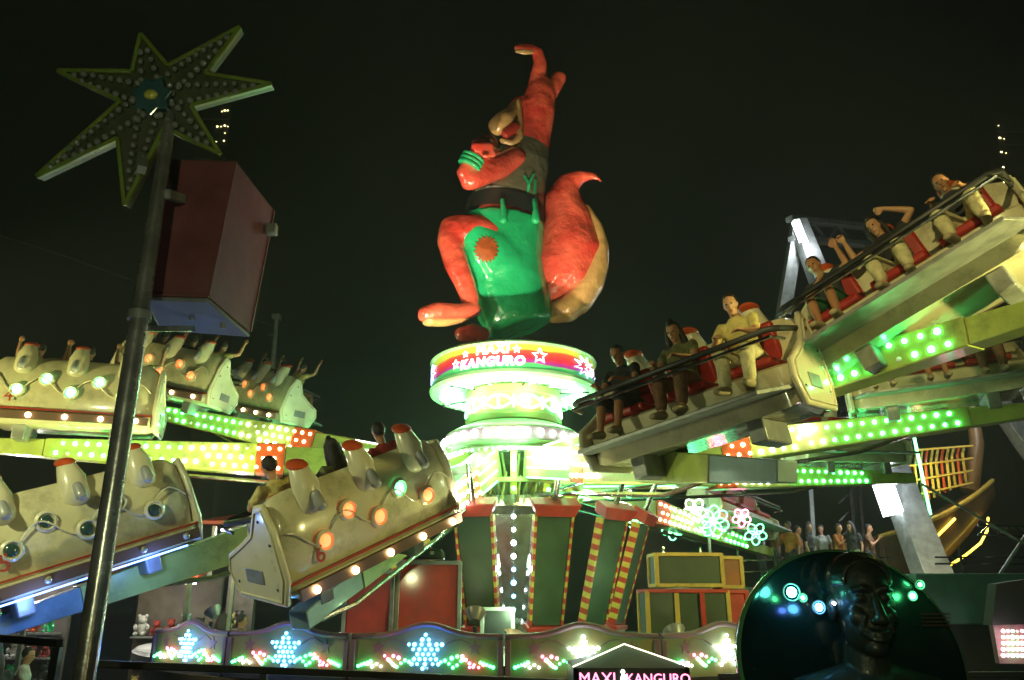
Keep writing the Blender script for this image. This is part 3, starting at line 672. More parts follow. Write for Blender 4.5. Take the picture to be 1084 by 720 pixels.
def seated(lean=-.1, armL='bar', armR='bar', knee=(.12, .14), shin=.2, turn=0, twist=0):
    J = dict(hip=(0, 0, .1), chest=(0, lean, .46), neck=(0, lean * 1.1, .62), head=(turn * .02, lean * 1.1 + .03, .75), face=(turn, 1, -.05))
    for s, n_ in ((-1, 'l'), (1, 'r')):
        J['sh' + n_] = (s * .19, lean, .55)
        a_ = armL if s < 0 else armR
        if a_ == 'bar': J['el' + n_] = (s * .25, lean + .2, .33); J['wr' + n_] = (s * .16, .42, .36); J['hn' + n_] = (0, 0, -1)
        elif a_ == 'up': J['el' + n_] = (s * .36, lean + .16, .48); J['wr' + n_] = (s * .36, lean + .18, .73); J['hd' + n_] = (0, .1, 1); J['hn' + n_] = (0, 1, 0)
        elif a_ == 'high': J['el' + n_] = (s * .42, lean + .08, .66); J['wr' + n_] = (s * .2, lean + .16, .83); J['hd' + n_] = (-s, .2, .3); J['hn' + n_] = (0, 1, -.3)
        elif a_ == 'sky': J['el' + n_] = (s * .38, lean + .14, .66); J['wr' + n_] = (s * .4, lean + .2, .93); J['hd' + n_] = (0, .2, 1); J['hn' + n_] = (0, 1, 0)
        elif a_ == 'chest': J['el' + n_] = (s * .25, lean + .14, .34); J['wr' + n_] = (-s * .02, lean + .26, .46)
        J['kn' + n_] = (s * knee[0], .44, knee[1]); J['an' + n_] = (s * knee[0] * .95, .44 + shin, knee[1] - .4); J['to' + n_] = (s * knee[0] * 1.05, .44 + shin + .17, knee[1] - .42)
    return J
def cloth(nm, c, r=.75): return mat(nm, c, r, var=.3, vs=9, bump=.8, bs=11, bd=.05)
pale = cloth('pale_cream_trousers', (.72, .66, .38)); blk = cloth('black_cotton', (.02, .02, .022)); drk = cloth('dark_navy_cotton', (.03, .035, .05))
grn = cloth('green_shorts_cloth', (.03, .16, .06)); yel = cloth('pale_yellow_shirt', (.62, .52, .18)); red = cloth('red_cotton', (.35, .03, .02)); shoe_w = mat('dirty_white_shoe', (.5, .42, .25), .6, var=.3)
wht = cloth('white_cotton', (.6, .6, .58)); brn = cloth('brown_cotton', (.2, .1, .05)); org = cloth('orange_cotton', (.5, .16, .03)); olive = cloth('olive_cotton', (.16, .17, .06))
def ride(key, x, parts, label, dy=0, dz=0):
    g, _ = GON[key]; g_m = g.matrix_world
    return place_person(parts, label, (0, 0, 0), mw=g_m @ Matrix.Translation((x, .0 + dy, .6 + dz)), group='riders on the gondolas')
pA = make_person(seated(-.06, 'up', 'chest', shin=.16, turn=.1), .011, 'skin2', drk, grn, sleeve=.4, leg_cover=.42, shoes=shoe_w)
pB = make_person(seated(-.08, 'high', 'up', knee=(.16, .16), shin=.08, turn=.25), .011, 'skin', blk, pale, sleeve=.3, leg_cover=.86, shoes=shoe_w, long_hair=True, curl=1.0)
pC = make_person(seated(-.1, 'bar', 'bar', knee=(.18, .2), shin=.1), .012, 'skin2', drk, pale, sleeve=.5, leg_cover=.9, shoes=shoe_w)
pD = make_person(seated(.1, 'bar', 'bar', knee=(.15, .14), shin=.14, turn=-.2), .012, 'skin', yel, pale, sleeve=.6, leg_cover=.95, shoes=shoe_w)
pE = make_person(seated(-.02, 'bar', 'bar', knee=(.13, .12), shin=.18), .013, 'skin2', blk, drk, sleeve=.4, leg_cover=.5, shoes=shoe_w)
pF = make_person(seated(.02, 'bar', 'bar', knee=(.14, .12), shin=.12), .014, 'skin2', red, blk, sleeve=.4, leg_cover=.45, shoes=shoe_w)
pG = make_person(seated(-.02, 'bar', 'bar', knee=(.14, .12), shin=.12), .014, 'skin', olive, brn, sleeve=.4, leg_cover=.9, shoes=shoe_w, long_hair=True)
ride('G', .82, pA, 'rider in dark shirt and green shorts at the low end of the highest gondola')
ride('G', 0, pB, 'long haired rider with both fists raised and cream trousers on the highest gondola')
ride('G', -.82, pC, 'rider in cream trousers beside the end plate of the highest gondola')
ride('F', -.82, pD, 'rider in pale yellow shirt and cream trousers, nearest in the front right gondola')
ride('F', 0, pG, 'long haired rider in olive in the middle of the front right gondola')
ride('F', .82, pE, 'innermost black clad rider of the front right gondola')
ride('H', .82, pF, 'innermost rider in red on the gondola below the highest one')
ride('H', 0, pE, 'rider in black in the middle of the gondola below the highest one')
ride('H', -.82, pG, 'outermost long haired rider on the gondola below the highest one')
ride('E', -.82, pD, 'rider in pale yellow, nearest on the left front gondola')
ride('E', 0, pG, 'long haired rider on the left front gondola')
ride('E', .82, pF, 'rider in red on the left front gondola')
pU = make_person(seated(.06, 'sky', 'sky', shin=.1), .014, 'skin', yel, brn, sleeve=.3, leg_cover=.9, shoes=shoe_w, curl=.3)
pV = make_person(seated(.06, 'sky', 'bar', shin=.1), .014, 'skin2', blk, drk, sleeve=.3, leg_cover=.9, shoes=shoe_w, curl=.4)
for k_, nm_ in (('A', 'upper left edge gondola'), ('B', 'gondola right of the chrome pole'), ('C', 'smallest upper left gondola')):
    for i_, (x_, p_, c_) in enumerate(((-.82, pU, 'outermost rider'), (0, pV, 'middle rider'), (.82, pU, 'innermost rider'))):
        ride(k_, x_, p_, c_ + ' seen from behind on the ' + nm_, dz=.12)
# ------------------------------------------------------------------ star fence round the platform
FR = 6.6
LET = 'abcdef'
def fence_panel(ac, star, label, k):
    half = 15.2 / 2; ca = math.cos(R(half))
    er = Vector((math.sin(R(ac)), -math.cos(R(ac)), 0)); et = Vector((math.cos(R(ac)), math.sin(R(ac)), 0)); zz = Vector((0, 0, 1))
    c = Vector((CX, CY, 0)) + er * FR * ca; W = FR * math.sin(R(half)) - .015
    t = thing('fence_panel', c + zz * DECK, label, 'fence panel', 'star panels round the platform')
    N = 24
    def top(u): return 1.235 + .125 * math.exp(-((u) / .38) ** 2) - .0 * math.exp(-((abs(u) - .75) / .18) ** 2)
    poly = [(-W, .8), (W, .8)] + [(W * (1 - 2 * i / N), top(1 - 2 * i / N)) for i in range(N + 1)]
    MB().prism(poly, c, et, zz, .05).build('board', M['ochre'], t)
    pts = [c + et * W * (2 * i / N - 1) + zz * (top(2 * i / N - 1) + .02) for i in range(N + 1)]
    MB().loft(pts, [(.045, .035)] * len(pts), 10, up=zz).build('rim', M['mauve'], t)
    for s in (-1, 1): MB().box(c + et * s * (W - .02) + zz * 1.01 + er * .035, (.06, .05, .42), Matrix.Rotation(R(ac), 3, 'Z')).build('edge_post', M['mauve'], t, bevel=.008)
    MB().beam(c - et * W + zz * .8 + er * .04, c + et * W + zz * .8 + er * .04, .08, .05).build('bottom_rail', M['dark'], t)
    # painted star outlines on either side
    for s in (-1, 1):
        pl = []
        for i in range(10):
            q = math.pi * i / 5; r_ = .085 if i % 2 == 0 else .036; pl.append((s * .55 + r_ * math.sin(q), 1.14 + r_ * math.cos(q)))
        MB().prism(pl, c + er * .029, et, zz, .008).build('painted_star', M['mauve'], t, smooth=0)
        MB().loft([c + er * .03 + et * s * (.5 - .1 * k) + zz * (1.18 + .05 * math.sin(k * 1.2)) for k in range(4)], .006, 5, up=er).build('painted_swirl', M['mauve'], t)
    r0 = .03
    def pb(x, z, k, r=.019): bulb(k, c + er * (.055 if k != 'x' else .06) + et * x + zz * (z - .055), r, t)
    if k == 0: spot(c + er * 1.1 + zz * .9, c + zz * 1.15, (1, .8, .25), 28, 75, .05, t)  # unseen warm spot added to light the leftmost panel face
    if star == 'white':
        pl = []
        for i in range(10):
            q = math.pi * i / 5; r_ = .17 if i % 2 == 0 else .07; pl.append((r_ * math.sin(q), 1.14 + r_ * math.cos(q)))
        for i in range(10):
            x, z = pl[i]; x2, z2 = pl[(i + 1) % 10]
            pb(x, z, 'fwhite', .02); pb((x + x2) / 2, (z + z2) / 2, 'fwhite', .02)
        for x, z in ((0, 1.14), (.04, 1.17), (-.04, 1.17), (.03, 1.1), (-.03, 1.1), (0, 1.22)): pb(x, z, 'fwhite', .02)
        point(c + er * .25 + zz * 1.15, (.8, 1, .95), 1.5, .05, t)
    else:
        for row, xs in ((1.31, (0,)), (1.265, (-.03, .03)), (1.22, (-.15, -.1, -.035, .035, .1, .15)), (1.175, (-.11, -.055, 0, .055, .11)), (1.13, (-.07, -.02, .03, .08)), (1.085, (-.1, -.05, 0, .05, .1)), (1.04, (-.12, -.07, 0, .07, .12)), (1.0, (-.02, .02))):
            for x in xs: pb(x * 1.25, 1.14 + (row - 1.14) * 1.12, 'fblue', .021)
        point(c + er * .25 + zz * 1.12, (.05, .2, 1), 6, .05, t)
    for s in (-1, 1):
        for i in range(6): pb(s * (.18 + .045 * i) , 1.03 + .035 * math.sin(i * 1.5) + .02 * (i == 0), 'fgreen')
        for i in range(4): pb(s * .44 + .04 * i * 1 - .02, 1.11 - .035 * i, 'fpink')
        for i in range(5): pb(s * (.64 + .035 * i) - .02 * s, 1.05 - .012 * i, 'fgreen')
    for s in (-1, 1):
        for i in range(4): pb(s * (.5 + .05 * i), 1.0 + .025 * (i % 2), 'fpink' if s > 0 else 'fwhite', .016)
        for i in range(3): pb(s * (.3 + .06 * i), 1.09 + .02 * math.sin(i * 2), 'fpink' if s < 0 else 'fgreen', .021)
    for s in (-1, 1): point(c + er * .2 + et * s * .45 + zz * 1.05, (.25, 1, .4) if s > 0 else (1, .35, .45), .5, .04, t)
for k, (st, lab) in enumerate((('blue', 'star panel at the far left with yellow lit face behind the chrome pole'), ('blue', 'fence panel with the leftmost large blue bulb star'), ('blue', 'fence panel with the blue bulb star below the red crates'),
                               ('white', 'fence panel with the white star just left of the small booth roof'), ('white', 'fence panel with the white star left of the dark round panel'), ('white', 'fence panel mostly hidden behind the dark round panel'))):
    fence_panel(-39 + 15.2 * k, st, lab, k)
# warm glow on the far left panel, pinkish heap of fabric behind it
# ------------------------------------------------------------------ crates and boxes on the deck
def crate(nm, lab, c, d, rot, m, frame=None, cat='crate', lid=None):
    t = thing(nm, (c[0], c[1], c[2] - d[2] / 2), lab, cat); Mr = Matrix.Rotation(R(rot), 3, 'Z')
    MB().box(c, d, Mr).build('body', m, t, bevel=.015)
    c = Vector(c)
    fm = frame or M['steel']; w_ = .06
    for sx in (-1, 1):
        for sy in (-1, 1):
            MB().beam(c + Mr @ Vector((sx * d[0] / 2, sy * d[1] / 2, -d[2] / 2)), c + Mr @ Vector((sx * d[0] / 2, sy * d[1] / 2, d[2] / 2 + .01)), w_, w_).build('corner_post', fm, t, bevel=.006)
    for sz in (-1, 1):
        q = MB()
        for sy in (-1, 1): q.beam(c + Mr @ Vector((-d[0] / 2, sy * (d[1] / 2 + .004), sz * d[2] / 2)), c + Mr @ Vector((d[0] / 2, sy * (d[1] / 2 + .004), sz * d[2] / 2)), w_ * .9, w_ * .9)
        for sx in (-1, 1): q.beam(c + Mr @ Vector((sx * (d[0] / 2 + .004), -d[1] / 2, sz * d[2] / 2)), c + Mr @ Vector((sx * (d[0] / 2 + .004), d[1] / 2, sz * d[2] / 2)), w_ * .85, w_ * .85)
        q.build('top_frame' if sz > 0 else 'bottom_frame', lid or fm, t, bevel=.006)
    return t
p = P(452, 640, 12.6); z0 = DECK
crate('red_crate', 'red faded crate left of the leaning panels with a green case on it', (p.x, 12.9, DECK + .62), (.92, .8, 1.24), 4, M['redpaint'])
p = P(393, 640, 12.4); crate('red_crate', 'red crate standing left against the one with the green case', (p.x, 12.7, DECK + .55), (.7, .7, 1.1), -6, M['redpaint'])
p = P(448, 586, 12.7); t = thing('green_case', (p.x, 12.8, DECK + 1.29), 'low dark green case lying on top of the red crate', 'case')
MB().box((p.x, 12.8, DECK + 1.36), (.62, .4, .13)).build('body', M['darkgreen'], t, bevel=.03); MB().box((p.x, 12.8, DECK + 1.44), (.56, .34, .03)).build('lid', M['darkgreen'], t, bevel=.01)
for s in (-1, 1): MB().box((p.x + s * .15, 12.59, DECK + 1.39), (.06, .02, .05)).build('latch', M['chrome'], t)
p = P(728, 652, 12.2)
t = crate('stage_box', 'lower green box with red and yellow frame at the right of the deck', (p.x, 12.5, DECK + .42), (1.18, .6, .82), 3, M['darkgreen'], M['yellow'], lid=M['redpaint'])
for s in (-.15, .22): MB().box((p.x + s, 12.17, DECK + .42), (.07, .03, .76)).build('front_strut', M['yellow'] if s < 0 else M['redpaint'], t, bevel=.005)
p = P(728, 600, 12.4); crate('stage_box', 'upper green box with yellow frame stacked on the red framed one', (p.x, 12.6, DECK + 1.13), (.98, .5, .44), 3, M['darkgreen'], M['yellow'])
p = P(778, 645, 12.2); crate('red_crate', 'red crate at the right end of the stacked green boxes', (p.x + .02, 12.6, DECK + .4), (.36, .6, .84), 3, M['redpaint'], M['redpaint'])
p = P(780, 600, 12.2); crate('red_crate', 'small orange brown crate on top of the right red crate', (p.x - .03, 12.7, DECK + 1.1), (.34, .4, .42), 3, mat('brown_orange_board', (.35, .12, .03), .5, var=.3), M['yellow'])
p = P(527, 655, 13); crate('control_cabinet', 'low dark grey cabinet in front of the mirror column', (p.x, 12.9, DECK + .3), (.46, .4, .56), 0, M['dark'], cat='cabinet')
p = P(585, 655, 12.4); t = thing('footstep', (p.x, 12.6, DECK), 'pale yellow low step below the dark panel right of the column', 'step')
MB().box((p.x, 12.6, DECK + .12), (1.0, .3, .05)).build('tread', M['yellow'], t, bevel=.01)
for s in (-1, 1): MB().box((p.x + s * .4, 12.6, DECK + .045), (.08, .26, .09)).build('leg', M['steel'], t)

# ------------------------------------------------------------------ small booth with the pink lettering
lm('ropelight', (1, .95, .7), 1.6)
bx, by = P(668, 700, 8.3).x, 8.3
t = thing('ticket_booth', (bx, by + .45, GZ), 'small booth with peaked dark roof and pink lettering before the star fence', 'booth')
zr = PX(bx, 684, 8.75); ze = PX(bx, 707, 8.3)
MB().hexa([(bx - .42, by + .1, GZ), (bx + .42, by + .1, GZ), (bx + .42, by + .84, GZ), (bx - .42, by + .84, GZ), (bx - .42, by + .1, ze - .2), (bx + .42, by + .1, ze - .2), (bx + .42, by + .84, ze - .2), (bx - .42, by + .84, ze - .2)]).build('cabin', M['mauve'], t)
e = .56; q = MB(); q.add([(bx - e, by, ze), (bx + e, by, ze), (bx + e, by + .98, ze), (bx - e, by + .98, ze), (bx, by + .47, zr)], [(0, 1, 4), (1, 2, 4), (2, 3, 4), (3, 0, 4), (3, 2, 1, 0)])
q.build('roof', M['black'], t, smooth=0)
MB().box((bx, by + .02, ze - .1), (1.12, .05, .2)).build('fascia', M['dark'], t, bevel=.006)
for s in (-1, 1):
    MB().loft([(bx + s * e, by - .01, ze + .01), (bx, by + .45, zr + .02)], .007, 6).build('rope_light', LM['ropelight'], t)
    MB().box((bx + s * .53, by + .47, ze - .1), (.05, .95, .2)).build('side_fascia', M['dark'], t, bevel=.006)
def wall_text(txt, size, c, k, parent, nm='lettering', tube=0, thick=.004, rz=0, m=None, spacing=1.0):
    vs, fs = text_mesh(txt, size, tube=tube, thick=thick, spacing=spacing)
    Mx = Matrix.Rotation(R(rz), 3, 'Z') @ Matrix.Rotation(R(90), 3, 'X')
    return MB().add([Mx @ v + Vector(c) for v in vs], fs).build(nm, m or LM[k], parent)
lm('pinksign', (1, .18, .4), 3)
wall_text('MAXI', .15, (bx - .33, by - .012, ze - .1), 'pinksign', t, thick=.006); wall_text('KANGURO', .125, (bx + .25, by - .012, ze - .1), 'pinksign', t, thick=.006)
q = MB(); q.ball((bx - .08, by - .02, ze - .11), (.03, .012, .06), 10, 6); q.ball((bx - .085, by - .02, ze - .035), (.02, .012, .022), 8, 5); q.build('emblem', LM['softwhite'], t)
# queue railings
def railing(lab, p0, p1, posts, zt=0, mid=None):
    t = thing('railing', (p0.x, p0.y, GZ), lab, 'railing')
    MB().beam(p0, p1, .05, .05).build('top_rail', M['dark'], t, bevel=.008)
    MB().beam(p0 - Vector((0, 0, .45)), p1 - Vector((0, 0, .45)), .03, .03).build('middle_rail', M['dark'], t)
    for f in posts:
        pp = p0.lerp(p1, f); MB().beam((pp.x, pp.y, GZ), (pp.x, pp.y, pp.z - .026), .05, .05).build('post', M['dark'], t)
    return t
railing('dark queue rail at the bottom left corner', P(-60, 671, 6.2), P(64, 681, 5.6), (.02, .5, .985))
railing('dark rail running under the star fence to the small booth', P(78, 702, 5.9), P(596, 722, 7.7), (.01, .33, .66, .99))
railing('dark rail passing behind the round panel at the right edge', P(760, 716, 8.2), P(1150, 714, 7.2), (.01, .5, .99))

# ------------------------------------------------------------------ chrome pole, star and red box (foreground left)
px0 = P(84, 720, 5).x
t = thing('light_pole', (px0, 5.05, GZ), 'thick chrome pole crossing the left side in the foreground', 'pole')
MB().loft([(px0, 5.05, GZ), (px0, 5.05, 3.0), (px0, 5.05, 4.05), (px0, 5.05, 5.0)], [.066, .062, .052, .04], 28).build('shaft', M['pole'], t)
MB().loft([(px0, 5.05, 3.4), (px0, 5.05, 3.46)], .075, 20).build('collar', M['steel'], t)
a_ = P(150, 348, 5.06); b_ = P(204, 348, 5.6); MB().beam(a_, b_, .04, .04).build('bracket', M['chrome'], t)
MB().loft([(px0, 5.05, GZ), (px0, 5.05, GZ + .04)], .2, 24).build('base_plate', M['steel'], t)
MB().beam(P(150, 180, 5.0), P(150, 150, 5.25), .06, .06).build('star_bracket', M['steel'], t)
MB().beam(P(176, 205, 5.05), P(205, 215, 5.5), .06, .06).build('box_bracket', M['steel'], t)
# star: seven long points with a raised ridge
SY = 5.0
tips = [(62, 76), (150, 37), (255, 30), (288, 90), (234, 164), (133, 218), (40, 188)]
inn = [(141, 77), (179, 71), (218, 79), (203, 113), (175, 136), (126, 147), (129, 108)]
sc_n = Vector((.12, -1, -.25)).normalized()
def spl(x, y, h=0):   # star lies in a slightly turned plane
    o_ = P(162, 104, SY); d = ray(x, y); cam_o = Vector((0, 0, CH)); t_ = (o_ - cam_o).dot(sc_n) / d.dot(sc_n); return cam_o + d * t_ + sc_n * h
t = thing('star_sign', P(162, 104, SY), 'seven pointed green star sign with unlit bulbs on top of the chrome pole', 'star sign')
ol = []
for i in range(7): ol += [tips[i], inn[i]]
vs = [spl(x, y, .0) for x, y in ol] + [spl(x, y, -.1) for x, y in ol]
fs = [tuple(range(14)), tuple(range(27, 13, -1))] + [(i, 14 + i, 14 + (i + 1) % 14, (i + 1) % 14) for i in range(14)]
sg = mat('green_star_board', (.04, .06, .02), .45, coat=.2, var=.4, vs=7, dirt=.5); sgr = mat('lime_star_edge', (.16, .24, .03), .3, coat=.6, var=.35, vs=6)
MB().add(vs, fs).build('board', sg, t, smooth=0)
for i in range(14):
    a_, b_ = spl(*ol[i], .012), spl(*ol[(i + 1) % 14], .012); MB().beam(a_, b_, .03, .05, up=sc_n).build('edge_trim', sgr, t, bevel=.006)
q = MB(); q.prism([(.16 * math.sin(2 * math.pi * i / 14) * (1 if i % 2 else .7), .16 * math.cos(2 * math.pi * i / 14) * (1 if i % 2 else .7)) for i in range(14)], spl(163, 104, .03), (1, 0, 0), (0, -.2, 1), .05)
q.build('centre_boss', mat('teal_boss', (.03, .1, .12), .4, coat=.4, var=.4), t, smooth=0, bevel=.01)
MB().ball(spl(163, 104, .07), (.05, .03, .04), 14, 8).build('centre_lamp', mat('yellow_lamp_glass', (.5, .5, .08), .3, coat=.5), t)
ub = MB().ball((0, 0, 0), 1, 10, 6).mesh('bulb', mat('unlit_bulb_glass', (.2, .22, .2), .12, coat=1, var=.2))
cx_, cy_ = 163, 104
for i in range(7):
    tx, ty = tips[i]; n_ = int(math.hypot(tx - cx_, ty - cy_) / 9)
    ex, ey = -(ty - cy_), tx - cx_; el = math.hypot(ex, ey); ex /= el; ey /= el
    for k in range(2, n_ - 1):
        f = k / n_; wdt = 11 * (1 - f) ** .8
        for s in ((-1, 1) if f < .75 else (0,)):
            o = link('bulb', ub, t, spl(cx_ + (tx - cx_) * f + ex * s * wdt, cy_ + (ty - cy_) * f + ey * s * wdt, .03) - t.location, (random.uniform(.02, .027),) * 3)
# red box
t = thing('lamp_housing', P(215, 320, 5.5), 'large weathered red box with grey underside hung behind the chrome pole', 'housing')
Yn, Yf = 5.3, 6.0
MB().hexa([P(154, 312, Yn), P(221, 314, Yn), P(265, 352, Yf), P(170, 345, Yf), P(181, 168, Yn + .02), P(250, 170, Yn + .02), P(290, 222, Yf + .05), P(215, 222, Yf + .05)]).build('body', M['box_red'], t, bevel=.012, smooth=0)
q = MB(); lowq = [P(154, 312.6, Yn), P(221, 314.6, Yn), P(265, 352.8, Yf), P(170, 345.6, Yf)]
q.hexa([v - Vector((0, 0, .035)) for v in lowq] + [v - Vector((0, 0, .004)) for v in lowq]); q.build('underside', M['box_grey'], t, bevel=.01)
for a_, b_ in ((P(221, 313, Yn - .01), P(250, 171, Yn + .01)), (P(265, 351, Yf), P(290, 223, Yf + .05)), (P(154, 312, Yn - .005), P(221, 314, Yn - .005))): MB().beam(a_, b_, .016, .016).build('edge_strip', M['box_red'], t)
MB().box(P(288, 243, 5.95), (.08, .08, .09)).build('latch', M['steel'], t, bevel=.01)
for x, y in ((203, 333), (236, 342)): MB().loft([P(x, y, 5.65), P(x, y + 6, 5.65)], .02, 8).build('bolt', M['steel'], t)

# ------------------------------------------------------------------ dark round panel with sculpted bust (foreground right)
BY = 4.0; bc = P(910, 706, BY); s_ = depth(bc) / F; br = 121 * s_
t = thing('bust_panel', (bc.x, BY, GZ), 'round glossy black panel with a sculpted smiling head and shoulders, foreground right', 'sculpted panel')
MB().add([Matrix.Rotation(R(90), 3, 'X') @ v + bc + Vector((0, .1, 0)) for v in MB().lathe([(0, -.03), (br, -.03), (br + .012, 0), (br + .012, .02), (br - .005, .034), (br - .03, .03), (br - .1, .0), (0, -.015)], 96).v], []).v
q = MB(); q.lathe([(0, -.04), (br, -.04), (br + .012, -.01), (br + .012, .03), (br - .005, .045), (br - .03, .04), (br - .1, .01), (0, -.005)], 96)
q.v = [Matrix.Rotation(R(90 - 10), 3, 'X') @ v + bc + Vector((0, .12, 0)) for v in q.v]; q.build('disc', M['glassblack'], t)
q = MB(); q.lathe([(br + .004, .045), (br + .012, .035), (br - .004, .05)], 96, closed=True)
q.v = [Matrix.Rotation(R(90 - 10), 3, 'X') @ v + bc + Vector((0, .12, 0)) for v in q.v]; q.build('rim', mat('green_gloss_rim', (.08, .22, .1), .2, coat=1), t)
h = MB(); hc = P(915, 643, BY + .03); k_ = 31.5 * s_ / .078     # head scale
def hp(x, y, z): return hc + Vector((x, y, z)) * k_
h.ball(hp(0, .02, .035), (.078 * k_, .09 * k_, .112 * k_), 28, 18); h.ball(hp(0, 0, -.045), (.064 * k_, .074 * k_, .078 * k_), 24, 14)
h.ball(hp(0, -.045, -.1), (.03 * k_, .026 * k_, .024 * k_), 14, 8)
h.limb([hp(0, -.07, .03), hp(0, -.092, -.005), hp(0, -.1, -.028)], [.009 * k_, .012 * k_, .016 * k_], 12)
for s in (-1, 1):
    h.ball(hp(s * .014, -.088, -.033), (.011 * k_, .013 * k_, .009 * k_), 10, 6)
    h.limb([hp(s * .012, -.072, .043), hp(s * .032, -.076, .05), hp(s * .054, -.058, .042)], [.008 * k_, .009 * k_, .006 * k_], 10)
    h.ball(hp(s * .031, -.06, .024), (.017 * k_, .014 * k_, .01 * k_), 12, 8)
    h.ball(hp(s * .042, -.05, -.022), (.022 * k_, .018 * k_, .024 * k_), 12, 8)
    h.ball(hp(s * .08, .02, .0), (.012 * k_, .026 * k_, .036 * k_), 12, 8)
    h.limb([hp(s * .03, -.072, -.02), hp(s * .042, -.062, -.06)], [.006 * k_, .006 * k_], 8)
for dz, rr in ((-.062, .006), (-.078, .008)):
    h.limb([hp(-.034, -.062, dz + .012), hp(-.018, -.078, dz), hp(0, -.083, dz - .002), hp(.018, -.078, dz), hp(.034, -.062, dz + .012)], [rr * k_ * .7, rr * k_, rr * k_, rr * k_, rr * k_ * .7], 10)
h.limb([hp(0, .03, -.1), hp(0, .04, -.2)], [.055 * k_, .065 * k_], 20)
h.limb([hp(0, .03, -.21), hp(0, .05, -.45)], [(.1 * k_, .07 * k_), (.2 * k_, .09 * k_)], 24)
for s in (-1, 1): h.limb([hp(s * .05, .03, -.19), hp(s * .16, .04, -.235), hp(s * .235, .06, -.31), hp(s * .26, .06, -.45)], [.05 * k_, .065 * k_, .07 * k_, .06 * k_], 18)
me = remeshed(h, .007, 7); me.materials.append(mat('black_bronze', (.02, .028, .022), .5, coat=.35, var=.4, vs=9, bump=.25, bs=25))
for v in me.vertices: v.co -= t.location
link('bust', me, t)
q = MB(); q.ball(hp(0, .04, .07), (.08 * k_, .085 * k_, .078 * k_), 22, 12)
for i in range(22):
    a_ = R(-100 + i * 9.5); q.limb([hp(.075 * math.sin(a_), .0, .075 + .062 * math.cos(a_)), hp(.06 * math.sin(a_), -.035, .07 + .05 * math.cos(a_))], [.012 * k_, .007 * k_], 8)
me = remeshed(q, .007, 4); me.materials.append(mat('sculpted_hair', (.012, .015, .012), .45, coat=.35, var=.3, vs=12, bump=.4, bs=40))
for v in me.vertices: v.co -= t.location
link('hair', me, t)
q = MB(); q.loft([(bc.x, BY + .2, GZ), (bc.x, BY + .2, bc.z)], .05, 14); q.build('stand', M['dark'], t)
def bp(x, y, k, r):   # lamp with a ring, on the disc
    p_ = P(x, y, BY + .03); p_ = p_ + Vector((0, 0.0, 0)); bulb(k, p_, r, t, 'lamp'); return p_
for x, y, k, r in ((838, 627, 'cyan', .024), (850, 633, 'green', .012), (867, 643, 'blue', .018), (883, 639, 'coolwhite', .011), (966, 631, 'green', .013), (974, 619, 'green', .013)):
    p_ = bp(x, y, k, r); lr = MB().loft([p_ + Vector((math.cos(a) * r * 1.7, -.0, math.sin(a) * r * 1.7)) for a in [2 * math.pi * i / 16 for i in range(17)]], .004, 6, up='rmf'); lr.build('lamp_ring', M['grey'], t)
    if r > .0125: point(p_ + Vector((0, -.07, 0)), {'cyan': (.1, 1, .6), 'green': (.05, 1, .3), 'blue': (.1, .25, 1)}[k], .22 if r > .023 else .1, .012, t)
for i in range(4): MB().beam(P(976, 650 + i * 4, BY + .03), P(1006, 650 + i * 4, BY + .03), .006, .006, up=(0, 1, 0)).build('vent_slot', mat('dark_red_slot', (.06, .012, .008), .5), t)
# ------------------------------------------------------------------ swinging ship ride behind, right
SYD = 25.0
def leg(lab_, a, b_, w0, w1, t, nm='leg', m=None): return MB().beam(a, b_, w0, w0, w1, w1, up=(0, 1, 0)).build(nm, m or M['steel'], t, bevel=.02)
ap = P(845, 236, SYD); ap2 = P(925, 246, SYD + 3.5)
t = thing('ship_ride_frame', (P(915, 600, SYD).x, SYD, GZ), 'tall pale A shaped steel frame of the ship ride with white light tubes', 'ride frame')
f1 = P(992, 622, SYD - 3.5); leg('', f1, ap, .75, .5, t); f2 = P(790, 620, SYD + 2); leg('', P(815, 420, SYD + 2), ap, .45, .4, t)
f3 = P(1160, 585, SYD - 2); leg('', P(1150, 555, SYD), ap2, .6, .42, t); leg('', P(905, 480, SYD + 4), ap2, .42, .35, t)
for dz in (0, -.75): MB().beam(ap + Vector((-.3, 0, dz + .15)), ap2 + Vector((.5, 0, dz + .15)), .3, .2).build('cross_beam', M['steel'], t, bevel=.02)
for i in range(6):
    a_ = ap.lerp(ap2, i / 6) + Vector((0, 0, .1)); b_ = ap.lerp(ap2, (i + 1) / 6) + Vector((0, 0, .1)); lo = Vector((0, 0, -.7))
    MB().beam(a_ if i % 2 else a_ + lo, b_ + lo if i % 2 else b_, .08, .08).build('brace', M['steel'], t)
def tube_on(x0, y0, x1, y1, Y, w, nm='light_tube', k='coolwhite'):
    MB().beam(P(x0, y0, Y), P(x1, y1, Y), w, w, up=(0, 1, 0)).build(nm, LM[k], t)
    point(P((x0 + x1) / 2, (y0 + y1) / 2, Y - .5), (.9, .95, 1), 90, .1, t)
lm('tubewhite', (.85, .95, 1), 7)
tube_on(842, 234, 861, 283, SYD - .45, .2, k='tubewhite'); tube_on(897, 396, 914, 432, SYD - 1.95, .16, k='tubewhite'); tube_on(926, 488, 946, 545, SYD - 3.1, .4, k='tubewhite'); tube_on(1040, 402, 1056, 424, SYD - .6, .42, k='tubewhite')
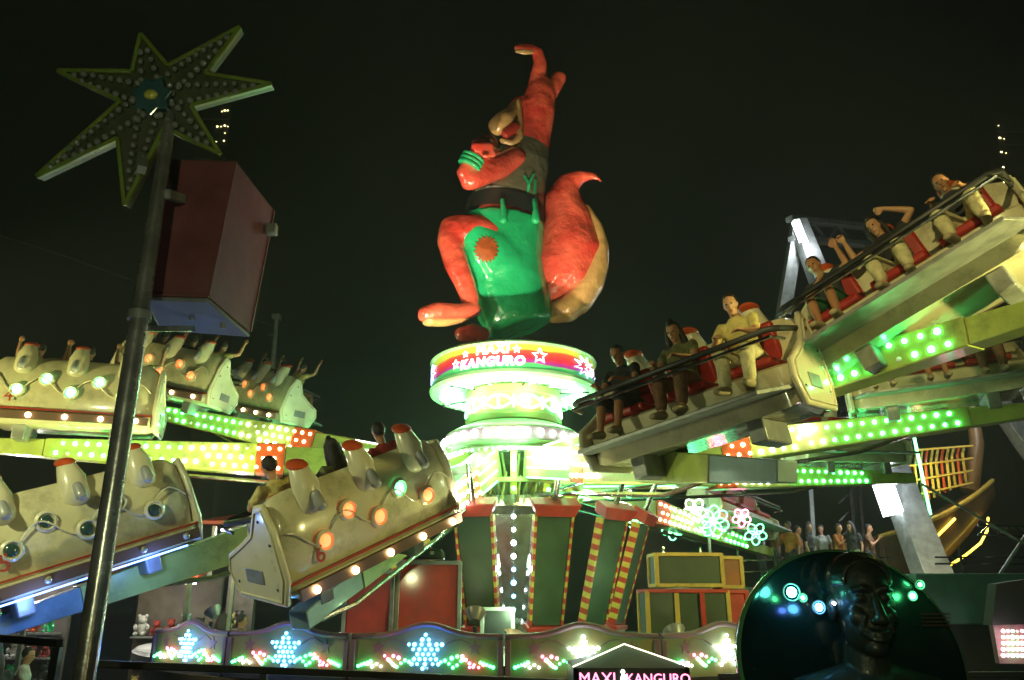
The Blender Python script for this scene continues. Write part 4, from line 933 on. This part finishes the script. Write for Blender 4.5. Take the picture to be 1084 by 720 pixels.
# lattice mast between the legs
t2 = thing('lattice_mast', P(893, 600, 25), 'slim silver lattice mast standing behind the arms at the right', 'mast')
t2.location.z = GZ
for x in (888, 897):
    MB().beam(Vector((P(x, 500, 25).x, 25, GZ)), P(x + 2, 400, 25), .1, .1).build('upright', M['chrome'], t2)
for k in range(10):
    MB().beam(P(888, 590 - k * 19, 25), P(898, 580 - k * 19, 25), .05, .05).build('rung', M['chrome'], t2)
for x0, x1, y0, y1 in ((870, 920, 505, 360), (920, 870, 500, 360)):
    MB().beam(P(x0, y0, 26.2), P(x1, y1, 26.2), .05, .05).build('diagonal', M['chrome'], t2)
bl = MB().beam(P(847, 350, 25.6), P(845, 515, 25.6), .09, .09, up=(0, 1, 0))
t3 = thing('light_mast', (P(845, 515, 25.6).x, 25.6, GZ), 'thin mast with a blue white light strip left of the ship frame', 'mast')
lm('bluestrip', (.1, .25, 1), 2.5); bl.build('light_strip', LM['bluestrip'], t3); MB().beam((P(846, 515, 25.7).x, 25.75, GZ), P(848, 345, 25.75), .12, .12, up=(0, 1, 0)).build('upright', M['steel'], t3)
# ship
BYs = 26.0
t = thing('ship_gondola', P(1010, 560, BYs), 'brown ship of the swing ride tilted bow up, with yellow light lines', 'ship')
hm = mat('brown_ship_hull', (.2, .11, .04), .4, coat=.4, var=.45, vs=1.2, bump=.3, bs=3, dirt=.4)
# hull: stations along the keel from the stern (hidden) to the bow
st = []; N = 12
for i in range(N + 1):
    f = i / N
    deck = P(915 + 133 * f, 572 - 62 * f + 8 * math.sin(f * 3.14), BYs); keel = P(935 + 118 * f, 700 - 172 * f - 26 * math.sin(f * 3.14) * (1 - f), BYs)
    st.append((deck, keel, 1.0 * (1 - f ** 4 * .85)))
vs = []; K = 11
for dk, ke, wd in st:
    for j in range(K):
        a_ = math.pi * j / (K - 1); vs.append(Vector((dk.x + (ke.x - dk.x) * math.sin(a_) ** .8, BYs - wd * math.cos(a_), dk.z + (ke.z - dk.z) * math.sin(a_) ** .8)))
fs = [(i * K + j, i * K + j + 1, (i + 1) * K + j + 1, (i + 1) * K + j) for i in range(N) for j in range(K - 1)] + [(i * K, (i + 1) * K, (i + 1) * K + K - 1, i * K + K - 1) for i in range(N)] + [tuple(range(K)), tuple(N * K + j for j in range(K - 1, -1, -1))]
MB().add(vs, fs).build('hull', hm, t, smooth=60)
MB().loft([s[0] + Vector((0, -s[2], .02)) for s in st], .07, 8).build('gunwale', M['yellow'], t)
lm('neonyellow', (1, .72, .05), 4)
MB().loft([P(979, 581, BYs - 1.0), P(1011, 549, BYs - .95)], .035, 6).build('light_line', LM['neonyellow'], t)
MB().loft([P(1046, 548, BYs - .5), P(1045, 562, BYs - .6), P(1038, 575, BYs - .7), P(1022, 588, BYs - .8), P(1003, 600, BYs - .9)], .035, 6).build('light_line', LM['neonyellow'], t)
MB().loft([P(1026, 520, BYs), P(1034, 470, BYs), P(1028, 425, BYs), P(1026, 400, BYs)], [.3, .22, .17, .25], 14).build('bow_post', hm, t)
MB().ball(P(1026, 400, BYs), (.3, .25, .35), 14, 10).build('bow_figure', hm, t)
q = []
for i in range(14):
    x = 950 + i * 5.6; MB().loft([P(x, 545 - i * 2.6, BYs - .3 + .1 * (i % 2)), P(x - 4, 500 - i * 1.5, BYs - .3), P(x - 2, 478 - i * .4, BYs + .2)], .045, 6).build('cage_bar', M['yellow'] if i % 3 else M['orange'], t)
for k in range(4): MB().loft([P(948, 478 + k * 17, BYs - .36), P(1030, 472 + k * 13, BYs - .36)], .035, 6).build('cage_hoop', M['yellow'], t)
MB().loft([P(965, 450, BYs - .5), P(985, 545, BYs - .5)], .05, 6).build('light_line', LM['softgreen'], t)
point(P(985, 500, BYs - 1.2), (1, .75, .3), 60, .1, t)
# long lime pole piece in front of the ship
# truss, tent and structures low at the right
t = thing('truss_gantry', (P(1060, 600, 20).x, 20, GZ), 'silver truss and crossing cables at the right edge', 'truss')
for y in (556, 566): MB().beam(P(1035, y, 20), P(1160, y + 4, 20), .05, .05).build('chord', M['chrome'], t)
for k in range(8): MB().beam(P(1036 + k * 12, 556 if k % 2 else 566, 20), P(1048 + k * 12, 566 if k % 2 else 556, 20), .03, .03).build('web', M['chrome'], t)
MB().beam(P(1100, 545, 19), P(1010, 680, 19), .05, .05, up=(0, 1, 0)).build('brace', M['steel'], t); MB().beam(P(975, 512, 19), P(1100, 585, 19), .045, .045, up=(0, 1, 0)).build('brace', M['steel'], t)
MB().beam((P(1130, 600, 20).x, 20, GZ), P(1130, 556, 20), .12, .12, up=(0, 1, 0)).build('upright', M['chrome'], t)
for y in (590, 597, 640): MB().beam(P(990, y, 19.5), P(1130, y, 19.5), .04, .04).build('rail', M['chrome'], t)
t = thing('game_stall', (P(1050, 640, 17).x, 17.5, GZ), 'dark low stall with bright pink and green light board at the right edge', 'stall')
MB().box(P(1045, 634, 18) , (3.6, 1.4, 1.0)).build('canopy', mat('teal_canopy', (.04, .12, .1), .6, var=.3), t, bevel=.03)
c = P(1045, 634, 18); MB().box((c.x, 18.2, (c.z - .5 + GZ) / 2), (3.4, 1.0, c.z - .5 - GZ)).build('counter', M['dark'], t)
q = MB().hexa([P(1055, 618, 16), P(1110, 610, 16), P(1110, 660, 16), P(1050, 662, 16)] + [v + Vector((0, .3, 0)) for v in (P(1055, 618, 16), P(1110, 610, 16), P(1110, 660, 16), P(1050, 662, 16))]); q.build('awning', M['black'], t)
for j in range(5):
    for i in range(7): bulb(['softwhite', 'pink', 'softwhite', 'green'][(i) % 4], P(1062 + i * 5, 668 + j * 6.5, 16.2), .035, t)
MB().box(P(1077, 680, 16.4), (.9, .15, .75)).build('light_board', M['mauve'], t)
point(P(1072, 680, 15.7), (1, .75, .8), 12, .1, t)
# floral light ornament behind the stacked boxes
t = thing('light_ornament', (P(750, 560, 20).x, 20, GZ), 'green and white flower shaped light ornament behind the right boxes', 'light ornament')
MB().beam((P(748, 590, 20.1).x, 20.1, GZ), P(748, 520, 20.1), .06, .06, up=(0, 1, 0)).build('post', M['steel'], t); MB().beam(P(660, 552, 20.1), P(800, 560, 20.1), .05, .05).build('cross_bar', M['steel'], t)
def petal(x, y, r, ang, k, wd=.35):
    pts = []
    for i in range(17):
        u = 2 * math.pi * i / 16; lx = r * (1 - math.cos(u)) / 2; ly = r * wd * math.sin(u); pts.append(P(x + lx * math.cos(ang) - ly * math.sin(ang), y + lx * math.sin(ang) + ly * math.cos(ang), 20))
    MB().loft(pts, .015, 6, up=(0, 1, 0)).build('petal', LM[k], t)
for cx_, cy_, r, k, n_ in ((755, 552, 17, 'softgreen', 7), (678, 548, 15, 'softgreen', 6), (800, 565, 12, 'softgreen', 5), (735, 540, 13, 'softwhite', 5), (785, 548, 10, 'pink', 5), (672, 532, 10, 'pink', 5), (712, 560, 12, 'softgreen', 5)):
    for i in range(n_): petal(cx_, cy_, r, 2 * math.pi * i / n_ + .3, k)
# crowd deck at the right, with people
dz_ = PX(5, 622, 22)
t = thing('ride_deck', (P(860, 600, 22).x, 22, GZ), 'raised walkway with pale railing where people stand, right of the boxes', 'walkway')
xa, xb = P(700, 600, 22).x, P(1010, 600, 22).x
MB().box(((xa + xb) / 2, 23, dz_ - .1), (xb - xa, 3, .2)).build('deck', M['deck'], t); MB().box(((xa + xb) / 2, 23, (dz_ - .2 + GZ) / 2), (xb - xa - .2, 2.8, dz_ - .2 - GZ)).build('base', M['dark'], t)
for y in (590, 602): MB().beam(P(720, y + 5, 21.6), P(950, y, 21.6), .04, .04).build('rail', M['chrome'], t)
for i in range(9): x = xa + (xb - xa) * i / 8; MB().box((x, 21.6, dz_ + .5), (.05, .05, 1.0)).build('rail_post', M['chrome'], t)
def standing(arm=0, step=.1):
    J = dict(hip=(0, 0, .92), chest=(0, .01, 1.27), neck=(0, .02, 1.43), head=(0, .04, 1.56), face=(.3, 1, 0))
    for s, n_ in ((-1, 'l'), (1, 'r')):
        J['sh' + n_] = (s * .18, 0, 1.37)
        if arm and s > 0: J['el' + n_] = (s * .25, .12, 1.12); J['wr' + n_] = (s * .14, .28, 1.28)
        else: J['el' + n_] = (s * .24, -.02, 1.1); J['wr' + n_] = (s * .25, .06, .86)
        J['kn' + n_] = (s * .1, s * step * .5 + .02, .49); J['an' + n_] = (s * .11, s * step, .08); J['to' + n_] = (s * .13, s * step + .17, .035)
    return J
S1 = make_person(standing(1), .022, 'skin2', brn, drk, sleeve=.5, leg_cover=1, shoes=M['black'])
S2 = make_person(standing(0), .022, 'skin', blk, olive, sleeve=.5, leg_cover=1, shoes=M['black'], long_hair=True)
S3 = make_person(standing(1, -.1), .022, 'skin2', org, blk, sleeve=.9, leg_cover=1, shoes=M['black'])
S4 = make_person(standing(0, -.05), .022, 'skin', wht, drk, sleeve=.4, leg_cover=1, shoes=M['black'])
var = {'brown': S1, 'black': S2, 'orange': S3, 'white': S4}
crowd = [(822, 'brown', 'with an arm bent', 22.6), (838, 'orange', 'just left of the black clad one', 22.2), (857, 'black', 'near the middle of the walkway', 22.5), (872, 'white', 'right of the long haired one', 23.2),
         (890, 'orange', 'left of the top of the round panel', 22.8), (846, 'brown', 'half hidden behind the orange clad one', 23.5), (905, 'black', 'behind the top of the round panel', 22.4), (922, 'brown', 'rightmost on the walkway', 22.9), (806, 'white', 'left on the walkway', 23.4)]
for x, v_, lb, Y in crowd:
    place_person(var[v_], 'bystander in %s top on the raised walkway, %s' % (v_, lb), (P(x, 590, Y).x, Y, dz_), (0, 0, R(random.uniform(100, 260))), 1.0, 'people on the walkway')
# background left: stalls with lights, bystanders
def stall(short, lab, x0, x1, ytop, ybot, Y, mroof, kl_, pw, seed, cat='stall', emc=('softwhite',)):
    a_, b_ = P(x0, ytop, Y), P(x1, ytop, Y); zb = GZ; w_ = b_.x - a_.x; zt = a_.z; cx2 = (a_.x + b_.x) / 2
    t = thing('prize_stall', (cx2, Y + .8, GZ), lab, cat)
    MB().box((cx2, Y + 1.6, (zt + zb) / 2), (w_, .1, zt - zb)).build('back_wall', mat('stall_wall', (.12, .1, .09), .6, var=.4, vs=5), t)
    q = MB(); q.hexa([(a_.x - .2, Y - .3, zt - .1), (b_.x + .2, Y - .3, zt - .1), (b_.x + .1, Y + 1.7, zt + .25), (a_.x - .1, Y + 1.7, zt + .25), (a_.x - .2, Y - .3, zt), (b_.x + .2, Y - .3, zt), (b_.x + .1, Y + 1.7, zt + .35), (a_.x - .1, Y + 1.7, zt + .35)]); q.build('roof', mroof, t, bevel=.02)
    for s in (-1, 1): MB().box((cx2 + s * (w_ / 2 - .05), Y, (zt + zb) / 2 - .06), (.08, .08, zt - zb - .1)).build('post', M['steel'], t)
    MB().box((cx2, Y + .1, zb + .5), (w_, .4, 1.0)).build('counter', M['redpaint'], t, bevel=.02)
    for s in range(3): MB().box((cx2, Y + 1.35, zb + 1.2 + .5 * s), (w_ - .2, .35, .03)).build('shelf', M['steel'], t)
    MB().box((cx2, Y + .5, zt - .17), (w_ * .8, .25, .04)).build('light_panel', LM[kl_], t)
    point((cx2, Y + .5, zt - .35), (1, .95, .85), pw, .15, t)
    rnd = random.Random(seed); cols = [red, wht, yel, M['k_green'], M['armblue'], M['orange'], M['black'], wht]
    n_ = int(w_ / .32)
    for s in range(3):
        for i in range(n_):
            x = a_.x + .25 + (w_ - .5) * i / max(1, n_ - 1); r_ = rnd.uniform(.09, .15); q = MB(); z = zb + 1.215 + .5 * s
            tt = thing('plush_toy', (x, Y + 1.35, z), '', 'plush toy', 'prizes on the stall shelves')
            q.ball((x, Y + 1.35, z + r_ * 1.0), (r_ * .8, r_ * .7, r_ * 1.0), 10, 7); q.ball((x, Y + 1.3, z + r_ * 2.2), r_ * .62, 10, 7)
            for e_ in (-1, 1):
                q.ball((x + e_ * r_ * .5, Y + 1.3, z + r_ * 2.75), r_ * .24, 7, 5); q.ball((x + e_ * r_ * .85, Y + 1.28, z + r_ * 1.2), (r_ * .3, r_ * .3, r_ * .45), 7, 5); q.ball((x + e_ * r_ * .5, Y + 1.2, z + r_ * .35), (r_ * .3, r_ * .5, r_ * .3), 7, 5)
            ci = rnd.randrange(8); q.build('body', cols[ci], tt); tt['label'] = '%s toy, %s from left on the %s shelf of the %s' % (['red', 'white', 'yellow', 'green', 'blue grey', 'orange', 'black', 'pale'][ci], ['first', 'second', 'third', 'fourth', 'fifth', 'sixth', 'seventh', 'eighth', 'ninth'][i % 9], ['lowest', 'middle', 'top'][s], short)
    return t
stall('left edge stall', 'bright white lit prize stall, at the left edge', -60, 52, 530, 0, 17, M['steel'], 'tubewhite', 260, 1)
stall('small stall', 'small prize stall, behind the left front gondola', 226, 256, 552, 0, 20, M['redpaint'], 'tubewhite', 160, 2)
stall('dim stall', 'dim stall with coloured prizes, behind the blue grey boom', 110, 205, 606, 0, 15, M['redpaint'], 'softwhite', 18, 3)
gcr = [(238, 'black', 16.5, 'behind the star fence at the left'), (222, 'white', 17.5, 'before the small prize stall'), (258, 'brown', 17, 'right of the small prize stall'), (12, 'black', 13.5, 'at the left edge under the low gondola'), (40, 'white', 14.5, 'under the low gondola')]
for x, v_, Y, lb in gcr:
    place_person(var[v_], 'bystander in %s top standing %s' % (v_, lb), (P(x, 620, Y).x, Y, GZ + .9 if x > 100 else GZ + .4), (0, 0, R(random.uniform(-60, 60))), 1.0, 'bystanders at the left')
# low stage for the bystanders
MB().box((-5.5, 17, GZ + .2), (16, 8, .4)).build('x', M['asphalt']) if False else None
# lamp post and distant towers
t = thing('lamp_post', (P(291, 400, 30).x, 30, GZ), 'slim grey mast against the dark sky behind the upper left gondolas', 'mast')
MB().loft([(P(291, 400, 30).x, 30, GZ), P(293, 336, 30)], [.14, .09], 10).build('shaft', M['steel'], t); MB().box(P(293, 336, 30), (.3, .3, .2)).build('cap', M['steel'], t)
for k, x in enumerate((288, 284)): MB().beam(P(291, 345 + k * 10, 30), P(x, 345 + k * 10, 30), .05, .05).build('bracket', M['steel'], t)
lm('window', (1, .85, .35), 6)
def tower_block(lab, x0, x1, ytop, Y, wins):
    a_, b_ = P(x0, ytop, Y), P(x1, ytop, Y); t = thing('apartment_tower', ((a_.x + b_.x) / 2, Y + 8, GZ), lab, 'tower block')
    MB().box(((a_.x + b_.x) / 2, Y + 8, (a_.z + GZ) / 2), (b_.x - a_.x, 16, a_.z - GZ)).build('wall', mat('night_concrete', (.12, .12, .11), .8, var=.2, vs=.1), t)
    MB().box(((a_.x + b_.x) / 2, Y + 8, a_.z + 1), (4, 6, 2)).build('roof_house', M['dark'], t)
    fr = MB()
    zt = a_.z; xx = a_.x
    n_f = int((zt - GZ) / 3.2)
    for f_ in range(0, n_f): fr.box(((a_.x + b_.x) / 2, Y - .1, GZ + f_ * 3.2), (b_.x - a_.x, .3, .25))
    fr.build('floor_bands', M['steel'], t)
    for x, y, w_ in wins: MB().box(P(x, y, Y - .1), (w_ * Y / F, .1, w_ * Y / F * .7)).build('window', LM['window'], t)
    return t
tower_block('dark distant tower block with a column of lit windows, right edge', 1050, 1110, 118, 150, [(1057, 133, 1), (1058.5, 146, 2.4), (1060, 161, 2.2), (1062, 177, 2), (1063, 193, 2), (1064, 209, 3), (1083, 213, 3), (1063, 147, 1), (1065, 162, 1)])
tower_block('dark distant tower block with few lit windows, behind the star sign', 216, 246, 108, 150, [(238, 117, 2), (241, 117, 1.6), (235, 118, 1.2), (230, 134, 2), (234, 134, 1.2), (238, 133, 2), (237, 149, 1.6), (229, 150, 1), (241, 134, 1), (238, 141, 1)])
# thin cable across the sky at the left
t = tag(MB().loft([P(-20, 243, 30), P(60, 268, 31), P(140, 297, 32), P(290, 345, 34)], .012, 5).build('cable', M['steel']), 'thin cable hanging across the dark sky at the left', 'cable')
# ------------------------------------------------------------------ floodlights on the statue, then floods added as fill
def flood(lab, loc, tgt, col, pw, ang=70, base=GZ, vis=True):
    loc = Vector(loc); t = thing('floodlight', (loc.x, loc.y, base), lab, 'floodlight')
    MB().loft([(loc.x, loc.y, base), (loc.x, loc.y, loc.z - .16)], .03, 8).build('pole', M['dark'], t)
    d = (Vector(tgt) - loc).normalized(); q = d.to_track_quat('Z', 'Y').to_matrix()
    m = MB(); m.lathe([(0, -.12), (.06, -.12), (.13, 0), (.13, .02), (.12, 0.0), (.05, -.1), (0, -.1)], 16); m.v = [q @ v + loc for v in m.v]; m.build('reflector', M['steel'], t)
    m = MB(); m.ball((0, 0, -.05), .04, 8, 6); m.v = [q @ v + loc for v in m.v]; m.build('lamp', LM['warm'], t)
    spot(loc + d * .03, tgt, col, pw, ang, .1, t); return t
WARM = (1, .86, .42)
flood('floodlight on the deck front aimed up at the statue', (-.45, 10.4, 1.5), (CX - .2, CY - .3, 10), (1, .86, .6), 3400, 48, DECK)
flood('floodlight low on the deck, right of the middle', (1.9, 10.0, 1.3), (CX + .3, CY, 9.5), (1, .84, .5), 1600, 50, DECK)
flood('tall floodlight outside the queue at the left', (-9.5, 8.5, 4.0), (CX, CY, 10), (1, .84, .6), 1800, 30)
flood('floodlight added on the deck to brighten the upper left gondolas', (-4.7, 13.3, 1.5), (-7.6, 14.6, 5.4), (.95, 1, .35), 850, 100, DECK)  # from here on, floods added to brighten gondolas, riders and ship
flood('unseen floodlight added at the far left to brighten the upper left gondolas', (-10.5, 9.5, 3.4), (-7.6, 14.6, 5.2), (1, .97, .35), 900, 70)  # second added flood for the same gondolas, out of view
flood('floodlight added at the foot of the ship ride to light hull and frame', P(1020, 655, 19), P(1000, 540, 26), (1, .9, .6), 700, 60)  # added so the dark hull and frame legs show
flood('unseen floodlight added at the left to light the near gondolas', (-6.6, 6.0, 4.2), (-3.2, 10.5, 2.6), (.95, 1, .5), 480, 110)  # added fill from the left, just out of view
flood('unseen floodlight added at the right to light the near gondolas', (7.2, 5.6, 4.2), (4.0, 8.6, 4.8), (1, .92, .3), 1000, 100)  # added fill from the right, just out of view
flood('low flood added at the deck front to light gondolas from below', pol(5.4, 0, 1.25), pol(6.5, 8, 5.0), (.9, 1, .45), 120, 130, DECK)  # added uplight for gondola undersides and fronts
flood('unseen floodlight added behind the camera to light riders and near gondolas', (-1.2, -2.5, 2.4), (.6, 8, 4.3), (.95, 1, .5), 260, 70)  # added front fill; its post is made up too
flood('small unseen floodlight added to light the chrome pole and star', (-1.3, 3.4, 1.2), (-2.6, 5.2, 3.4), (.85, 1, .7), 26, 75)  # added below the view to lift pole and star
flood('tall unseen floodlight added behind the camera to light the highest gondola', (-1.5, -2.5, 8.0), (3.9, 8.3, 5.4), (1, .84, .32), 2300, 22)  # added narrow beam for the riders' dark faces
